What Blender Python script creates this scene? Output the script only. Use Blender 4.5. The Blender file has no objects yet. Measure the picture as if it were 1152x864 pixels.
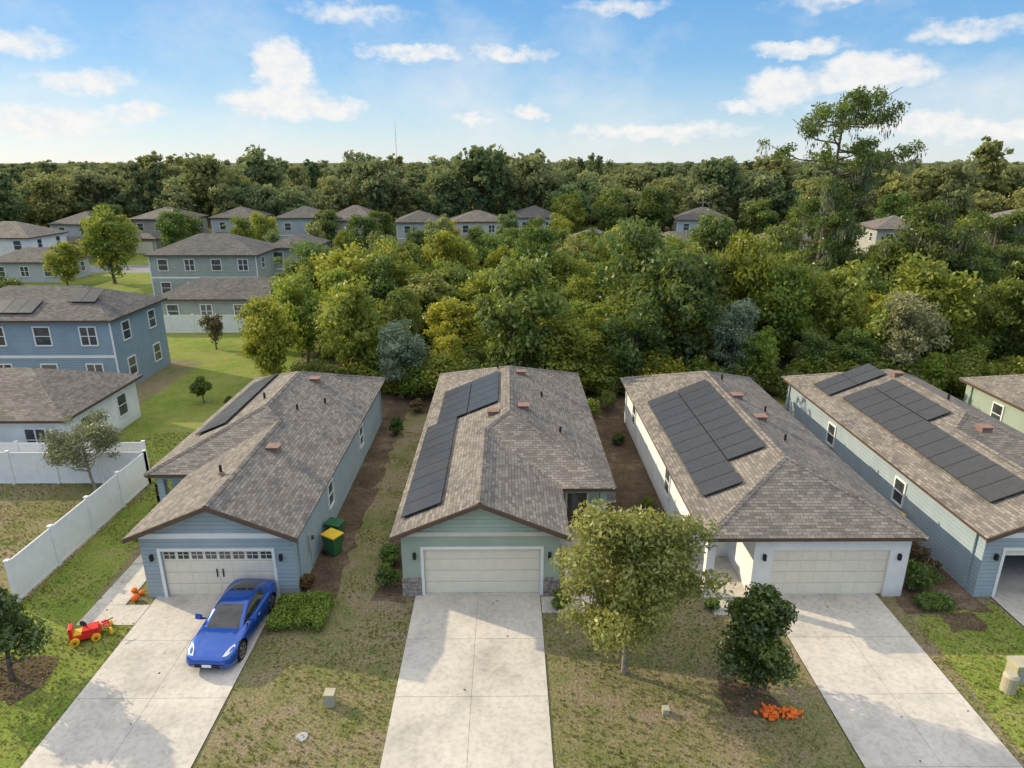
import bpy, bmesh, math, random
import numpy as np
from mathutils import Vector, Matrix
R=math.radians
scene=bpy.context.scene
COL=scene.collection
random.seed(7)

# ---------------------------------------------------------------- materials
def new_mat(name):
    m=bpy.data.materials.new(name); m.use_nodes=True
    nt=m.node_tree; b=nt.nodes['Principled BSDF']; return m,nt,b
def N(nt,t,**k):
    n=nt.nodes.new(t)
    for a,v in k.items(): setattr(n,a,v)
    return n
def L(nt,a,b): nt.links.new(a,b)
def c4(c): return (c[0],c[1],c[2],1)
def ramp(nt,fac,stops):
    r=N(nt,'ShaderNodeValToRGB'); e=r.color_ramp.elements
    while len(e)<len(stops): e.new(0.5)
    for i,(p,c) in enumerate(stops): e[i].position=p; e[i].color=c4(c)
    L(nt,fac,r.inputs[0]); return r.outputs[0]
def noise(nt,vec,scale,detail=4,rough=.55):
    n=N(nt,'ShaderNodeTexNoise'); n.inputs['Scale'].default_value=scale
    n.inputs['Detail'].default_value=detail; n.inputs['Roughness'].default_value=rough
    if vec is not None: L(nt,vec,n.inputs['Vector'])
    return n.outputs['Fac']
def math_(nt,op,a,b=None,c=None,clamp=False):
    n=N(nt,'ShaderNodeMath',operation=op,use_clamp=clamp)
    for i,x in enumerate((a,b,c)):
        if x is None: continue
        if isinstance(x,(int,float)): n.inputs[i].default_value=x
        else: L(nt,x,n.inputs[i])
    return n.outputs[0]
def mixc(nt,f,a,b,mode='MIX'):
    n=N(nt,'ShaderNodeMix',data_type='RGBA',blend_type=mode)
    for s,x in ((n.inputs[0],f),(n.inputs[6],a),(n.inputs[7],b)):
        if isinstance(x,(int,float)): s.default_value=x
        elif isinstance(x,tuple): s.default_value=c4(x)
        else: L(nt,x,s)
    return n.outputs[2]
def bump(nt,b,h,strength=.3,dist=.02):
    n=N(nt,'ShaderNodeBump'); n.inputs['Strength'].default_value=strength; n.inputs['Distance'].default_value=dist
    L(nt,h,n.inputs['Height']); L(nt,n.outputs[0],b.inputs['Normal'])
def geopos(nt): return N(nt,'ShaderNodeNewGeometry').outputs['Position']
def uvco(nt): return N(nt,'ShaderNodeTexCoord').outputs['UV']
MC={}
def plain(name,col,rough=.7,metal=0,var=.12,scale=3,spec=.3,coat=0):
    if name in MC: return MC[name]
    m,nt,b=new_mat(name)
    f=noise(nt,geopos(nt),scale,3)
    lo=tuple(x*(1-var) for x in col); hi=tuple(min(1,x*(1+var)) for x in col)
    L(nt,ramp(nt,f,[(.3,lo),(.7,hi)]),b.inputs['Base Color'])
    b.inputs['Roughness'].default_value=rough; b.inputs['Metallic'].default_value=metal
    b.inputs['Specular IOR Level'].default_value=spec
    b.inputs['Coat Weight'].default_value=coat; b.inputs['Coat Roughness'].default_value=.05
    MC[name]=m; return m
def shingle(name,col):
    m,nt,b=new_mat(name); uv=uvco(nt)
    br=N(nt,'ShaderNodeTexBrick'); L(nt,uv,br.inputs['Vector'])
    br.inputs['Scale'].default_value=1; br.inputs['Brick Width'].default_value=.30; br.inputs['Row Height'].default_value=.145
    br.inputs['Mortar Size'].default_value=.010; br.inputs['Mortar Smooth'].default_value=.3
    br.inputs['Color1'].default_value=c4([x*.70 for x in col]); br.inputs['Color2'].default_value=c4([x*1.3 for x in col])
    br.inputs['Mortar'].default_value=c4([x*.42 for x in col]); br.inputs['Bias'].default_value=0
    f=noise(nt,geopos(nt),.55,4,.6); f2=noise(nt,geopos(nt),20,2)
    c=mixc(nt,.75,br.outputs['Color'],ramp(nt,f,[(.3,(.66,.67,.70)),(.7,(1.14,1.09,1.03))]),'MULTIPLY')
    c=mixc(nt,.5,c,ramp(nt,f2,[(.35,(.6,.6,.6)),(.65,(1.4,1.4,1.4))]),'MULTIPLY')
    L(nt,c,b.inputs['Base Color']); b.inputs['Roughness'].default_value=.85; b.inputs['Specular IOR Level'].default_value=.25
    sp=N(nt,'ShaderNodeSeparateXYZ'); L(nt,uv,sp.inputs[0])
    saw=math_(nt,'FRACT',math_(nt,'DIVIDE',sp.outputs[1],.145))
    bump(nt,b,math_(nt,'MULTIPLY',saw,-1.0),.6,.015); return m
def siding(name,col,lap=.18,strength=.7):
    m,nt,b=new_mat(name); uv=uvco(nt)
    sp=N(nt,'ShaderNodeSeparateXYZ'); L(nt,uv,sp.inputs[0])
    saw=math_(nt,'FRACT',math_(nt,'DIVIDE',sp.outputs[1],lap))
    f=noise(nt,geopos(nt),1.2,3)
    c=ramp(nt,f,[(.3,tuple(x*.9 for x in col)),(.7,tuple(x*1.07 for x in col))])
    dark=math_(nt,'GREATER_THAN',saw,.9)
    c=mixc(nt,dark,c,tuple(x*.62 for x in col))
    L(nt,c,b.inputs['Base Color']); b.inputs['Roughness'].default_value=.6
    bump(nt,b,math_(nt,'MULTIPLY',saw,-1.0),strength,.02); return m
def stucco(name,col):
    m,nt,b=new_mat(name)
    f=noise(nt,geopos(nt),.8,4); g=noise(nt,geopos(nt),30,2)
    sp=N(nt,'ShaderNodeSeparateXYZ'); L(nt,geopos(nt),sp.inputs[0])
    c=ramp(nt,f,[(.3,tuple(x*.88 for x in col)),(.7,tuple(min(.85,x*1.06) for x in col))])
    dirt=math_(nt,'MULTIPLY',math_(nt,'SUBTRACT',.5,sp.outputs[2],clamp=True),f,clamp=True)
    c=mixc(nt,dirt,c,(.16,.13,.1))
    L(nt,c,b.inputs['Base Color']); b.inputs['Roughness'].default_value=.85; bump(nt,b,g,.4,.01); return m
def concrete(name,col):
    m,nt,b=new_mat(name); p=geopos(nt)
    f=noise(nt,p,.45,5,.7); g=noise(nt,p,6,4,.7)
    c=ramp(nt,f,[(.28,tuple(x*.66 for x in col)),(.5,tuple(x*.95 for x in col)),(.8,tuple(x*1.12 for x in col))])
    c=mixc(nt,.7,c,ramp(nt,g,[(.3,(.72,.71,.69)),(.55,(1.04,1.04,1.04))]),'MULTIPLY')
    L(nt,c,b.inputs['Base Color']); b.inputs['Roughness'].default_value=.9; return m
def lawnmat(name,green,dry,soil,dryamt=.5,soilamt=.62):
    m,nt,b=new_mat(name); p=geopos(nt)
    a=noise(nt,p,.25,3,.6); d=noise(nt,p,1.1,5,.75); e=noise(nt,p,11,3,.7)
    k=math_(nt,'ADD',math_(nt,'MULTIPLY',a,.45),math_(nt,'MULTIPLY',d,.55))
    c=ramp(nt,k,[(dryamt-.10,green),(dryamt+.04,dry),(soilamt,soil)])
    c=mixc(nt,.9,c,ramp(nt,e,[(.25,(.40,.42,.36)),(.7,(1.5,1.45,1.3))]),'MULTIPLY')
    L(nt,c,b.inputs['Base Color']); b.inputs['Roughness'].default_value=1; b.inputs['Specular IOR Level'].default_value=.1
    bump(nt,b,e,.9,.06); return m
def foliage(name,dark,mid,light,trans=.35,tcol=(.22,.28,.04),gloss=.05):
    m,nt,b=new_mat(name); nt.nodes.remove(b)
    at=N(nt,'ShaderNodeAttribute'); at.attribute_name='tint'
    oi=N(nt,'ShaderNodeObjectInfo')
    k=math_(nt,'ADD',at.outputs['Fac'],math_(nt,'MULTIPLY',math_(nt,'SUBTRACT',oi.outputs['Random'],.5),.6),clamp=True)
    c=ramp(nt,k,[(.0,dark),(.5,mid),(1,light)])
    wn=math_(nt,'FRACT',math_(nt,'MULTIPLY',oi.outputs['Random'],7.13))
    c=mixc(nt,.9,c,ramp(nt,wn,[(0,(.72,.95,.80)),(.5,(1,1,1)),(1,(1.35,1.15,.65))]),'MULTIPLY')
    d=N(nt,'ShaderNodeBsdfDiffuse'); L(nt,c,d.inputs[0]); sh=d.outputs[0]
    if gloss:
        g=N(nt,'ShaderNodeBsdfGlossy'); g.inputs['Roughness'].default_value=.42; g.inputs[0].default_value=(.8,.85,.8,1)
        m1=N(nt,'ShaderNodeMixShader'); m1.inputs[0].default_value=gloss; L(nt,sh,m1.inputs[1]); L(nt,g.outputs[0],m1.inputs[2]); sh=m1.outputs[0]
    t=N(nt,'ShaderNodeBsdfTranslucent'); L(nt,mixc(nt,.5,c,tcol),t.inputs[0])
    mx=N(nt,'ShaderNodeMixShader'); mx.inputs[0].default_value=trans
    L(nt,sh,mx.inputs[1]); L(nt,t.outputs[0],mx.inputs[2])
    L(nt,mx.outputs[0],nt.nodes['Material Output'].inputs[0]); return m

ROOF_A=shingle('shingle_brown',(.190,.167,.148)); ROOF_B=shingle('shingle_tan',(.222,.199,.176)); ROOF_C=shingle('shingle_grey',(.135,.126,.118))
TRIMD=plain('fascia_brown',(.12,.08,.055)); WHITE=plain('white_trim',(.78,.78,.76),.5,var=.04); VINYL=plain('white_vinyl',(.78,.79,.80),.35,var=.05)
BLUE=siding('siding_blue_grey',(.32,.39,.43)); BLUE2=siding('siding_blue',(.25,.335,.41)); GREENS=stucco('stucco_sage',(.35,.42,.34))
GREENG=siding('gable_sage',(.36,.45,.38)); WSTUC=stucco('stucco_white',(.80,.795,.78)); CREAM=plain('door_cream',(.77,.71,.59),.5,var=.04)
GREYG=siding('siding_green_grey',(.33,.37,.33)); GREY=siding('siding_grey',(.46,.48,.49)); BEIGE=siding('siding_beige',(.60,.57,.51)); TAUPE=siding('siding_taupe',(.38,.36,.33)); LBL=siding('siding_light_blue',(.40,.46,.50))
SAGE2=stucco('stucco_grey_green',(.33,.40,.33))
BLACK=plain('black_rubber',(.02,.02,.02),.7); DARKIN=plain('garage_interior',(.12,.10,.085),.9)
STONE=plain('stone_veneer',(.30,.26,.23),.9,var=.5,scale=7)
GUT=plain('metal_vent',(.25,.155,.12),.6)
BARK=plain('bark',(.14,.11,.085),.95,var=.45,scale=6); BARKG=plain('bark_grey',(.24,.21,.18),.95,var=.4,scale=8)
ASPH=plain('asphalt',(.055,.055,.057),.9,var=.25); ROADF=plain('old_asphalt',(.22,.22,.225),.9,var=.2)
CONC=concrete('concrete',(.56,.515,.455)); CONC2=concrete('concrete_joint',(.27,.245,.21))
MULCH=lawnmat('mulch',(.075,.056,.043),(.14,.10,.075),(.21,.165,.13),.5,.62)
def glass(name,c,r=.08):
    m,nt,b=new_mat(name); b.inputs['Roughness'].default_value=r
    b.inputs['Specular IOR Level'].default_value=.9
    f=noise(nt,geopos(nt),1.5,3); L(nt,ramp(nt,f,[(.3,tuple(x*.6 for x in c)),(.7,tuple(x*1.6 for x in c))]),b.inputs['Base Color']); return m
GLASS=glass('window_glass',(.05,.06,.07))
def solar():
    m,nt,b=new_mat('solar_cells'); uv=uvco(nt)
    br=N(nt,'ShaderNodeTexBrick'); L(nt,uv,br.inputs['Vector']); br.offset=0
    br.inputs['Scale'].default_value=1; br.inputs['Brick Width'].default_value=.165; br.inputs['Row Height'].default_value=.165
    br.inputs['Mortar Size'].default_value=.004
    br.inputs['Color1'].default_value=(.030,.028,.027,1); br.inputs['Color2'].default_value=(.042,.039,.036,1); br.inputs['Mortar'].default_value=(.075,.07,.065,1)
    L(nt,br.outputs['Color'],b.inputs['Base Color']); b.inputs['Specular IOR Level'].default_value=.6
    f=noise(nt,geopos(nt),.6,3); L(nt,math_(nt,'ADD',math_(nt,'MULTIPLY',f,.35),.18),b.inputs['Roughness'])
    return m
SOLAR=solar(); FRAME=plain('panel_frame',(.05,.05,.05),.45,metal=.3)

# ---------------------------------------------------------------- mesh builder
class B:
    def __init__(s,name,mats,parent=None):
        s.name=name; s.mats=mats; s.parent=parent; s.v=[]; s.f=[]; s.m=[]
    def mi(s,mat):
        if mat not in s.mats: s.mats.append(mat)
        return s.mats.index(mat)
    def poly(s,pts,mat,up=False):
        pts=[Vector(p) for p in pts]
        n=Vector((0,0,0))
        for i in range(len(pts)): n+=pts[i].cross(pts[(i+1)%len(pts)])
        if up and n.z<0: pts=pts[::-1]
        i=len(s.v); s.v+=[tuple(p) for p in pts]; s.f.append(list(range(i,i+len(pts)))); s.m.append(s.mi(mat))
    def box(s,x0,x1,y0,y1,z0,z1,mat):
        x0,x1=sorted((x0,x1)); y0,y1=sorted((y0,y1)); z0,z1=sorted((z0,z1))
        i=len(s.v); s.v+=[(x0,y0,z0),(x1,y0,z0),(x1,y1,z0),(x0,y1,z0),(x0,y0,z1),(x1,y0,z1),(x1,y1,z1),(x0,y1,z1)]
        k=s.mi(mat)
        for f in ((3,2,1,0),(4,5,6,7),(0,1,5,4),(1,2,6,5),(2,3,7,6),(3,0,4,7)): s.f.append([i+a for a in f]); s.m.append(k)
    def obox(s,o,u,v,w,mat):
        o,u,v,w=map(Vector,(o,u,v,w)); i=len(s.v)
        P=[o,o+u,o+u+v,o+v]; P+= [p+w for p in P]; s.v+=[tuple(p) for p in P]; k=s.mi(mat)
        fs=((3,2,1,0),(4,5,6,7),(0,1,5,4),(1,2,6,5),(2,3,7,6),(3,0,4,7))
        if u.cross(v).dot(w)<0: fs=[f[::-1] for f in fs]
        for f in fs: s.f.append([i+a for a in f]); s.m.append(k)
    def cyl(s,p0,p1,r0,r1,mat,n=12,caps=True):
        p0=Vector(p0);p1=Vector(p1); d=(p1-p0).normalized()
        a=d.orthogonal().normalized(); b=d.cross(a); i=len(s.v); k=s.mi(mat)
        for p,r in ((p0,r0),(p1,r1)):
            for j in range(n):
                t=2*math.pi*j/n; s.v.append(tuple(p+(a*math.cos(t)+b*math.sin(t))*r))
        for j in range(n):
            s.f.append([i+j,i+(j+1)%n,i+n+(j+1)%n,i+n+j]); s.m.append(k)
        if caps:
            s.f.append([i+j for j in range(n)][::-1]); s.m.append(k); s.f.append([i+n+j for j in range(n)]); s.m.append(k)
    def done(s,smooth=False,bevel=0):
        me=bpy.data.meshes.new(s.name); me.from_pydata(s.v,[],s.f)
        for m in s.mats: me.materials.append(m)
        me.polygons.foreach_set('material_index',s.m); me.update()
        uv=me.uv_layers.new(name='UVMap')
        for p in me.polygons:
            n=p.normal
            if abs(n.z)>.995: h=Vector((1,0,0)); w=Vector((0,1,0))
            else: h=Vector((0,0,1)).cross(n).normalized(); w=n.cross(h)
            for li in p.loop_indices:
                co=me.vertices[me.loops[li].vertex_index].co; uv.data[li].uv=(co.dot(h),co.dot(w))
        if smooth: me.shade_smooth()
        ob=bpy.data.objects.new(s.name,me); COL.objects.link(ob)
        if bevel:
            bm=ob.modifiers.new('b','BEVEL'); bm.width=bevel; bm.segments=2; bm.limit_method='ANGLE'
        if s.parent: ob.parent=s.parent
        return ob
def root(name,loc=(0,0,0)):
    e=bpy.data.objects.new(name,None); COL.objects.link(e); e.empty_display_size=.2; return e

# ---------------------------------------------------------------- ground
LAWN=lawnmat('lawn_patchy',(.13,.155,.05),(.215,.19,.11),(.25,.20,.15),.475,.585)
LAWNG=lawnmat('lawn_green',(.15,.215,.04),(.23,.255,.07),(.25,.23,.13),.52,.66)
FLOOR=lawnmat('forest_floor',(.06,.08,.028),(.10,.10,.05),(.14,.11,.07),.5,.62)
def sheet(name,pts,z,mat,par=None):
    b=B(name,[mat],par); b.poly([(x,y,z) for x,y in pts],mat,True); return b.done()
sheet('ground',[(-2500,-600),(2500,-600),(2500,4000),(-2500,4000)],0,FLOOR)
sheet('lawn',[(-60,9),(60,9),(60,46.0),(24,46.6),(3,46.2),(-12,47.4),(-17,49),(-17,62),(-20,80),(-90,80),(-60,40)],.004,LAWN)
sheet('side_lawn',[(-19.0,33),(-17.3,30),(-17.0,44),(-14,46),(-17.5,51),(-19,66),(-40,80),(-40,60),(-26,56),(-26,43),(-23,34)],.008,LAWNG)
sheet('side_lawn',[(-19.0,12.1),(-14.0,12.1),(-14.0,21.1),(-16.4,22.9),(-16.8,31),(-19,33)],.008,LAWNG)
sheet('side_lawn',[(14.9,12.1),(19.1,12.1),(19.1,22.2),(15.4,21.4)],.008,LAWNG)
sheet('back_field',[(-130,84),(-15,84),(-12,100),(60,96),(120,96),(140,134),(-150,140)],.004,LAWNG)
b=B('road',[ASPH]); b.poly([(-300,2,.004),(300,2,.004),(300,8.6,.004),(-300,8.6,.004)],ASPH,True); b.done()
b=B('road_marking',[WHITE]); 
for i in range(-12,13): b.poly([(i*9,5.25,.009),(i*9+3,5.25,.009),(i*9+3,5.37,.009),(i*9,5.37,.009)],WHITE,True)
b.done()
b=B('kerb',[CONC]); b.box(-300,300,8.6,8.95,0,.13,CONC); b.done(bevel=.03)
b=B('sidewalk',[CONC]); 
for i in range(-30,30): b.box(i*1.5,i*1.5+1.485,10.6,12.0,0,.05,CONC)
b.done()
sheet('back_street',[(-140,106),(-16,104),(60,102),(150,100),(150,108),(60,110),(-16,112),(-140,114)],.010,ROADF)
sheet('side_street',[(-46,84),(-38,84),(-36,106),(-47,106)],.014,ROADF)

def driveway(x0,x1,y1=23.1,y0=8.95):
    b=B('driveway',[CONC,CONC2]); b.box(x0,x1,y0,y1,.0,.035,CONC2)
    n=4; xm=(x0+x1)/2; ys=[12.02]+[12.02+(y1-12.02)*(i+1)/n for i in range(n)]
    b.box(x0,x1,y0,10.58,0,.045,CONC)
    for a,c in zip(ys[:-1],ys[1:]):
        b.box(x0,xm-.006,a,c-.014,.0,.045,CONC); b.box(xm+.006,x1,a,c-.014,.0,.045,CONC)
    return b.done()
driveway(-3.65,1.3); driveway(-13.9,-9.05); driveway(10.2,14.7); driveway(19.2,23.8)
b=B('walkway',[CONC]); b.box(-16.1,-13.93,21.2,22.4,0,.04,CONC); b.box(-16.1,-14.9,22.42,25.2,0,.04,CONC); b.box(-16.1,-14.9,25.22,28.4,0,.06,CONC); b.done()
b=B('walkway',[CONC]); b.box(1.33,3.6,21.8,22.8,0,.04,CONC); b.box(2.4,3.6,22.83,27,0,.04,CONC); b.done()
b=B('walkway',[CONC]); b.box(7.9,10.17,21.6,22.6,0,.04,CONC); b.done()
def blob_sheet(name,x0,x1,y0,y1,z,mat,j=.18,seed=1):
    rr=random.Random(seed); pts=[]
    def seg(a,c,n):
        for i in range(n): t=i/n; pts.append((a[0]+(c[0]-a[0])*t+rr.uniform(-j,j),a[1]+(c[1]-a[1])*t+rr.uniform(-j,j)))
    nx=max(2,int(abs(x1-x0)/.6)); ny=max(2,int(abs(y1-y0)/.6))
    seg((x0,y0),(x1,y0),nx); seg((x1,y0),(x1,y1),ny); seg((x1,y1),(x0,y1),nx); seg((x0,y1),(x0,y0),ny)
    return sheet(name,pts,z,mat)
blob_sheet('mulch_bed',-8.5,-6.9,21.2,44,.012,MULCH,seed=1)
blob_sheet('mulch_bed',4.4,7.9,24.5,46,.012,MULCH,seed=2)
blob_sheet('mulch_bed',-5.3,-4.0,22.6,43,.012,MULCH,.22,seed=3)
blob_sheet('mulch_bed',15.4,18.7,21.8,45,.012,MULCH,seed=4)
blob_sheet('mulch_bed',-17.6,-15.6,17.3,19.6,.012,MULCH,.25,seed=5)
blob_sheet('mulch_bed',7.1,8.8,16.9,18.3,.012,MULCH,.3,seed=7)
blob_sheet('mulch_bed',-10,18,43.6,47,.016,MULCH,.4,seed=8)
blob_sheet('mulch_bed',16.4,17.8,20.6,21.7,.016,MULCH,.2,seed=9)
blob_sheet('mulch_bed',-8.7,-7.6,22.8,24.0,.018,MULCH,.1,seed=10)

# ---------------------------------------------------------------- houses
EZ=2.9; K=.417
def window(b,axis,pos,c,z0,w,h,out,cols=1):
    d=out; t=.09
    def bx(a0,a1,q0,q1,z0_,z1_,m):
        if axis=='y': b.box(a0,a1,pos+d*q0,pos+d*q1,z0_,z1_,m)
        else: b.box(pos+d*q0,pos+d*q1,a0,a1,z0_,z1_,m)
    bx(c-w/2,c+w/2,.0,.025,z0,z0+h,GLASS)
    bx(c-w/2-t,c-w/2,0,.06,z0-t,z0+h+t,WHITE); bx(c+w/2,c+w/2+t,0,.06,z0-t,z0+h+t,WHITE)
    bx(c-w/2,c+w/2,0,.058,z0+h,z0+h+t,WHITE); bx(c-w/2,c+w/2,0,.075,z0-t,z0,WHITE)
    bx(c-w/2,c+w/2,.025,.05,z0+h/2-.025,z0+h/2+.025,WHITE)
    for i in range(1,cols):
        x=c-w/2+w*i/cols; bx(x-.04,x+.04,.025,.054,z0,z0+h,WHITE)
def garage_door(par,x0,x1,y,h,carriage=False):
    b=B('garage_door',[CREAM],par)
    b.box(x0,x1,y,y+.05,0.05,h,CREAM)
    nr=4; nc=8; hh=(h-.05)/nr; ww=(x1-x0)/nc
    for r in range(nr):
        for c in range(nc):
            a=x0+c*ww; z=.05+r*hh
            if carriage and r==nr-1:
                b.box(a+.06,a+ww-.06,y-.012,y+.01,z+.10,z+hh-.12,GLASS)
                b.box(a+ww/2-.015,a+ww/2+.015,y-.02,y-.012,z+.1,z+hh-.12,CREAM)
                b.box(a+.06,a+ww-.06,y-.02,y-.012,z+hh*.52,z+hh*.52+.025,CREAM)
            else:
                b.box(a+.05,a+ww-.05,y-.014,y+.01,z+.06,z+hh-.05,CREAM)
        if r: b.box(x0,x1,y-.003,y+.001,.05+r*hh-.005,.05+r*hh+.005,BARKG)
    if carriage:
        xm=(x0+x1)/2
        for q in (-.12,.12): b.box(xm+q-.02,xm+q+.02,y-.05,y-.015,.9,1.25,BLACK)
    return b.done(bevel=.006)
def roof_obj(par,polys,mat):
    b=B('roof',[mat,TRIMD],par)
    for p in polys: b.poly(p,mat,True)
    ob=b.done()
    bm=bmesh.new(); bm.from_mesh(ob.data); bmesh.ops.remove_doubles(bm,verts=bm.verts,dist=.002); bm.to_mesh(ob.data); bm.free()
    s=ob.modifiers.new('s','SOLIDIFY'); s.thickness=.17; s.offset=-1; s.material_offset_rim=1; s.use_even_offset=True
    return ob
def ridgecap(par,segs,mat):
    b=B('ridge_cap',[mat],par)
    for p,q in segs:
        p=Vector(p);q=Vector(q); d=(q-p).normalized(); side=d.cross(Vector((0,0,1))).normalized(); u=side.cross(d).normalized()
        n=max(1,int((q-p).length/.3)); l=(q-p).length/n
        for i in range(n):
            a=p+d*(i*l); t=Vector((0,0,.02+ (i%2)*.006))
            for sg in (-1,1):
                pts=[a+t+u*.02,a+d*l*.96+t+u*.02,a+d*l*.96+side*sg*.15+t-u*.05,a+side*sg*.15+t-u*.05]
                b.poly(pts,mat,True)
    return b.done()
def left_slope_panels(par,xe,ye_list,e=EZ,k=K,name='solar_panel_array',side=-1):
    b=B(name,[FRAME,SOLAR],par)
    ln=math.hypot(1,k); U=Vector((-side/ln,0,k/ln)); V=Vector((0,1,0)); Nn=Vector((side*k/ln,0,1/ln))
    for (y0,ny,s0,ns,pw,ph) in ye_list:
        for i in range(ny):
            for j in range(ns):
                o=Vector((xe,0,e))+U*(s0+j*(ph+.02))+V*(y0+i*(pw+.02))+Nn*.09
                b.obox(o,U*ph,V*pw,Nn*.035,FRAME)
                b.obox(o+U*.02+V*.02+Nn*.035,U*(ph-.04),V*(pw-.04),Nn*.004,SOLAR)
        for j in range(ns):
            for q in (.3,.7):
                o=Vector((xe,y0,e))+U*(s0+j*(ph+.02)+ph*q)+Nn*.03
                b.obox(o,U*.04,V*(ny*(pw+.02)),Nn*.05,FRAME)
    return b.done()
def vents(par,lst):
    b=B('roof_vent',[GUT],par)
    for (x,y,z,big) in lst:
        if big:
            b.box(x-.24,x+.24,y-.22,y+.22,z-.08,z+.16,GUT); b.box(x-.30,x+.30,y-.28,y+.28,z+.16,z+.20,GUT)
        else:
            b.cyl((x,y,z-.1),(x,y,z+.35),.06,.06,BLACK,8); b.cyl((x,y,z-.05),(x,y,z+.06),.15,.08,GUT,8)
    return b.done()

def houseA(name,cx,W,s,Yg,Yf,Yb,wall,gablemat,roofm,carriage=False,open_g=False,extra_stone=False,g=2.25,e=EZ,k=K,door=(.85,.75),wins=(30.5,36,40)):
    par=root(name)
    X=lambda a: cx+s*a
    m=(-W+g)/2; zm=e+k*(g+W)/2; zr=e+k*W; y1=Yf+W; y2=Yb-W; yv=Yf+g-m
    P=lambda a,y,z:(X(a),y,z)
    roof_obj(par,[[P(-W,Yg,e),P(-W,Yb,e),P(0,y2,zr),P(0,y1,zr),P(m,yv,zm),P(m,Yg,zm)],
        [P(-W,Yb,e),P(W,Yb,e),P(0,y2,zr)],[P(W,Yf,e),P(0,y1,zr),P(0,y2,zr),P(W,Yb,e)],
        [P(g,Yf,e),P(W,Yf,e),P(0,y1,zr),P(m,yv,zm)],[P(g,Yg,e),P(g,Yf,e),P(m,yv,zm),P(m,Yg,zm)]],roofm)
    ridgecap(par,[(P(0,y1,zr),P(0,y2,zr)),(P(m,Yg,zm),P(m,yv,zm)),(P(0,y1,zr),P(m,yv,zm)),(P(0,y1,zr),P(W,Yf,e)),(P(0,y2,zr),P(W,Yb,e)),(P(0,y2,zr),P(-W,Yb,e))],roofm)
    o=.35; wt=e-.06; yw=Yg+.4; hd=2.12
    b=B('walls',[wall],par)
    dx0=-W+o+door[0]; dx1=g-o-door[1]
    b.box(X(-W+o),X(dx0),yw,yw+.4,0,wt,wall); b.box(X(dx1),X(g-o),yw,yw+.4,0,wt,wall); b.box(X(dx0),X(dx1),yw,yw+.4,hd,wt,wall)
    if open_g:
        b.box(X(-W+o),X(-W+o+.2),yw+.4,yw+6,0,wt,wall); b.box(X(g-o-.2),X(g-o),yw+.4,yw+6,0,wt,wall)
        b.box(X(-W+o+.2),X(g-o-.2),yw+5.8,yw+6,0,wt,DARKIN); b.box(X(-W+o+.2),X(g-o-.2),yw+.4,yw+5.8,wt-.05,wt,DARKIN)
        b.box(X(-W+o+.2),X(g-o-.2),yw+.1,yw+5.8,0,.05,CONC)
        b.box(X(-W+o),X(W-o),yw+6,Yb-o,0,wt,wall)
        b.box(X(-2.6),X(-1.2),yw+3.5,yw+5,.05,1.5,BLACK); b.box(X(-.6),X(.9),yw+4.6,yw+5.6,.05,1.1,BARKG)
    else:
        b.box(X(-W+o),X(g-o),yw+.4,Yf+1.6,0,wt,wall)
        b.box(X(-W+o),X(W-o),Yf+1.6,Yb-o,0,wt,wall)
    b.box(X(W-o-.3),X(W-o),Yf+.35,Yf+.65,0,wt,wall); b.box(X(g-o),X(W-o),Yf+.37,Yf+.63,wt-.35,wt-.003,wall)
    b.box(X(g-o),X(W-o),Yf+.1,Yf+1.6,0,.08,CONC)
    dc=(g-o+W-o)/2
    if not open_g:
        b.box(X(dc-.45),X(dc+.45),Yf+1.55,Yf+1.6,.08,2.1,TRIMD); b.box(X(dc-.25),X(dc+.25),Yf+1.53,Yf+1.55,.9,1.9,GLASS)
        for q in (-.53,.45): b.box(X(dc+q),X(dc+q+.08),Yf+1.54,Yf+1.6,.08,2.2,WHITE)
    b.done()
    b=B('gable',[gablemat],par)
    a0=-W+o; a1=g-o; dz=.19
    zz=lambda a: e+k*(a+W if a<m else g-a)-dz
    pts=[(a0,wt+.003),(a1,wt+.003),(a1,max(zz(a1),wt+.01)),(m,zz(m)),(a0,max(zz(a0),wt+.01))]
    for yy in (yw+.02,yw+.3): b.poly([P(a,yy,z) for a,z in pts],gablemat)
    b.box(X(a0-.02),X(a1+.02),yw-.03,yw+.02,wt-.16,wt+.06,WHITE if gablemat is not GREENG else BEIGE)
    b.done()
    b=B('rake_fascia',[TRIMD],par)
    for (p,q) in (((-W,e),(m,zm)),((g,e),(m,zm))):
        p0=Vector(P(p[0],Yg-.012,p[1]-.2)); q0=Vector(P(q[0],Yg-.012,q[1]-.2))
        b.obox(p0,q0-p0,Vector((0,-.03,0)),Vector((0,0,.19)),TRIMD)
    b.done()
    b=B('door_trim',[WHITE],par); t=.12
    b.box(X(dx0-t),X(dx0),yw-.03,yw-.003,0,hd+t,WHITE); b.box(X(dx1),X(dx1+t),yw-.03,yw-.003,0,hd+t,WHITE); b.box(X(dx0),X(dx1),yw-.03,yw-.003,hd,hd+t,WHITE)
    b.done()
    if not open_g: garage_door(par,min(X(dx0),X(dx1)),max(X(dx0),X(dx1)),yw+.12,hd,carriage)
    else:
        b=B('garage_door',[CREAM],par); b.box(X(dx0),X(dx1),yw+.12,yw+.17,hd-.3,hd,CREAM); b.done()
    if extra_stone:
        b=B('stone_veneer',[STONE],par)
        rr=random.Random(3)
        for side,(q0,q1) in enumerate(((-W+o-.05,dx0-t),(dx1+t,g-o+.05))):
            z=0
            while z<.85:
                x=q0
                while x<q1-.02:
                    w=min(rr.uniform(.15,.4),q1-x); b.box(X(x+.01),X(x+w-.01),yw-.06-rr.uniform(0,.03),yw-.003,z+.01,z+.16,STONE); x+=w
                z+=.17
        b.done()
    b=B('windows',[GLASS,WHITE],par)
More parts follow.
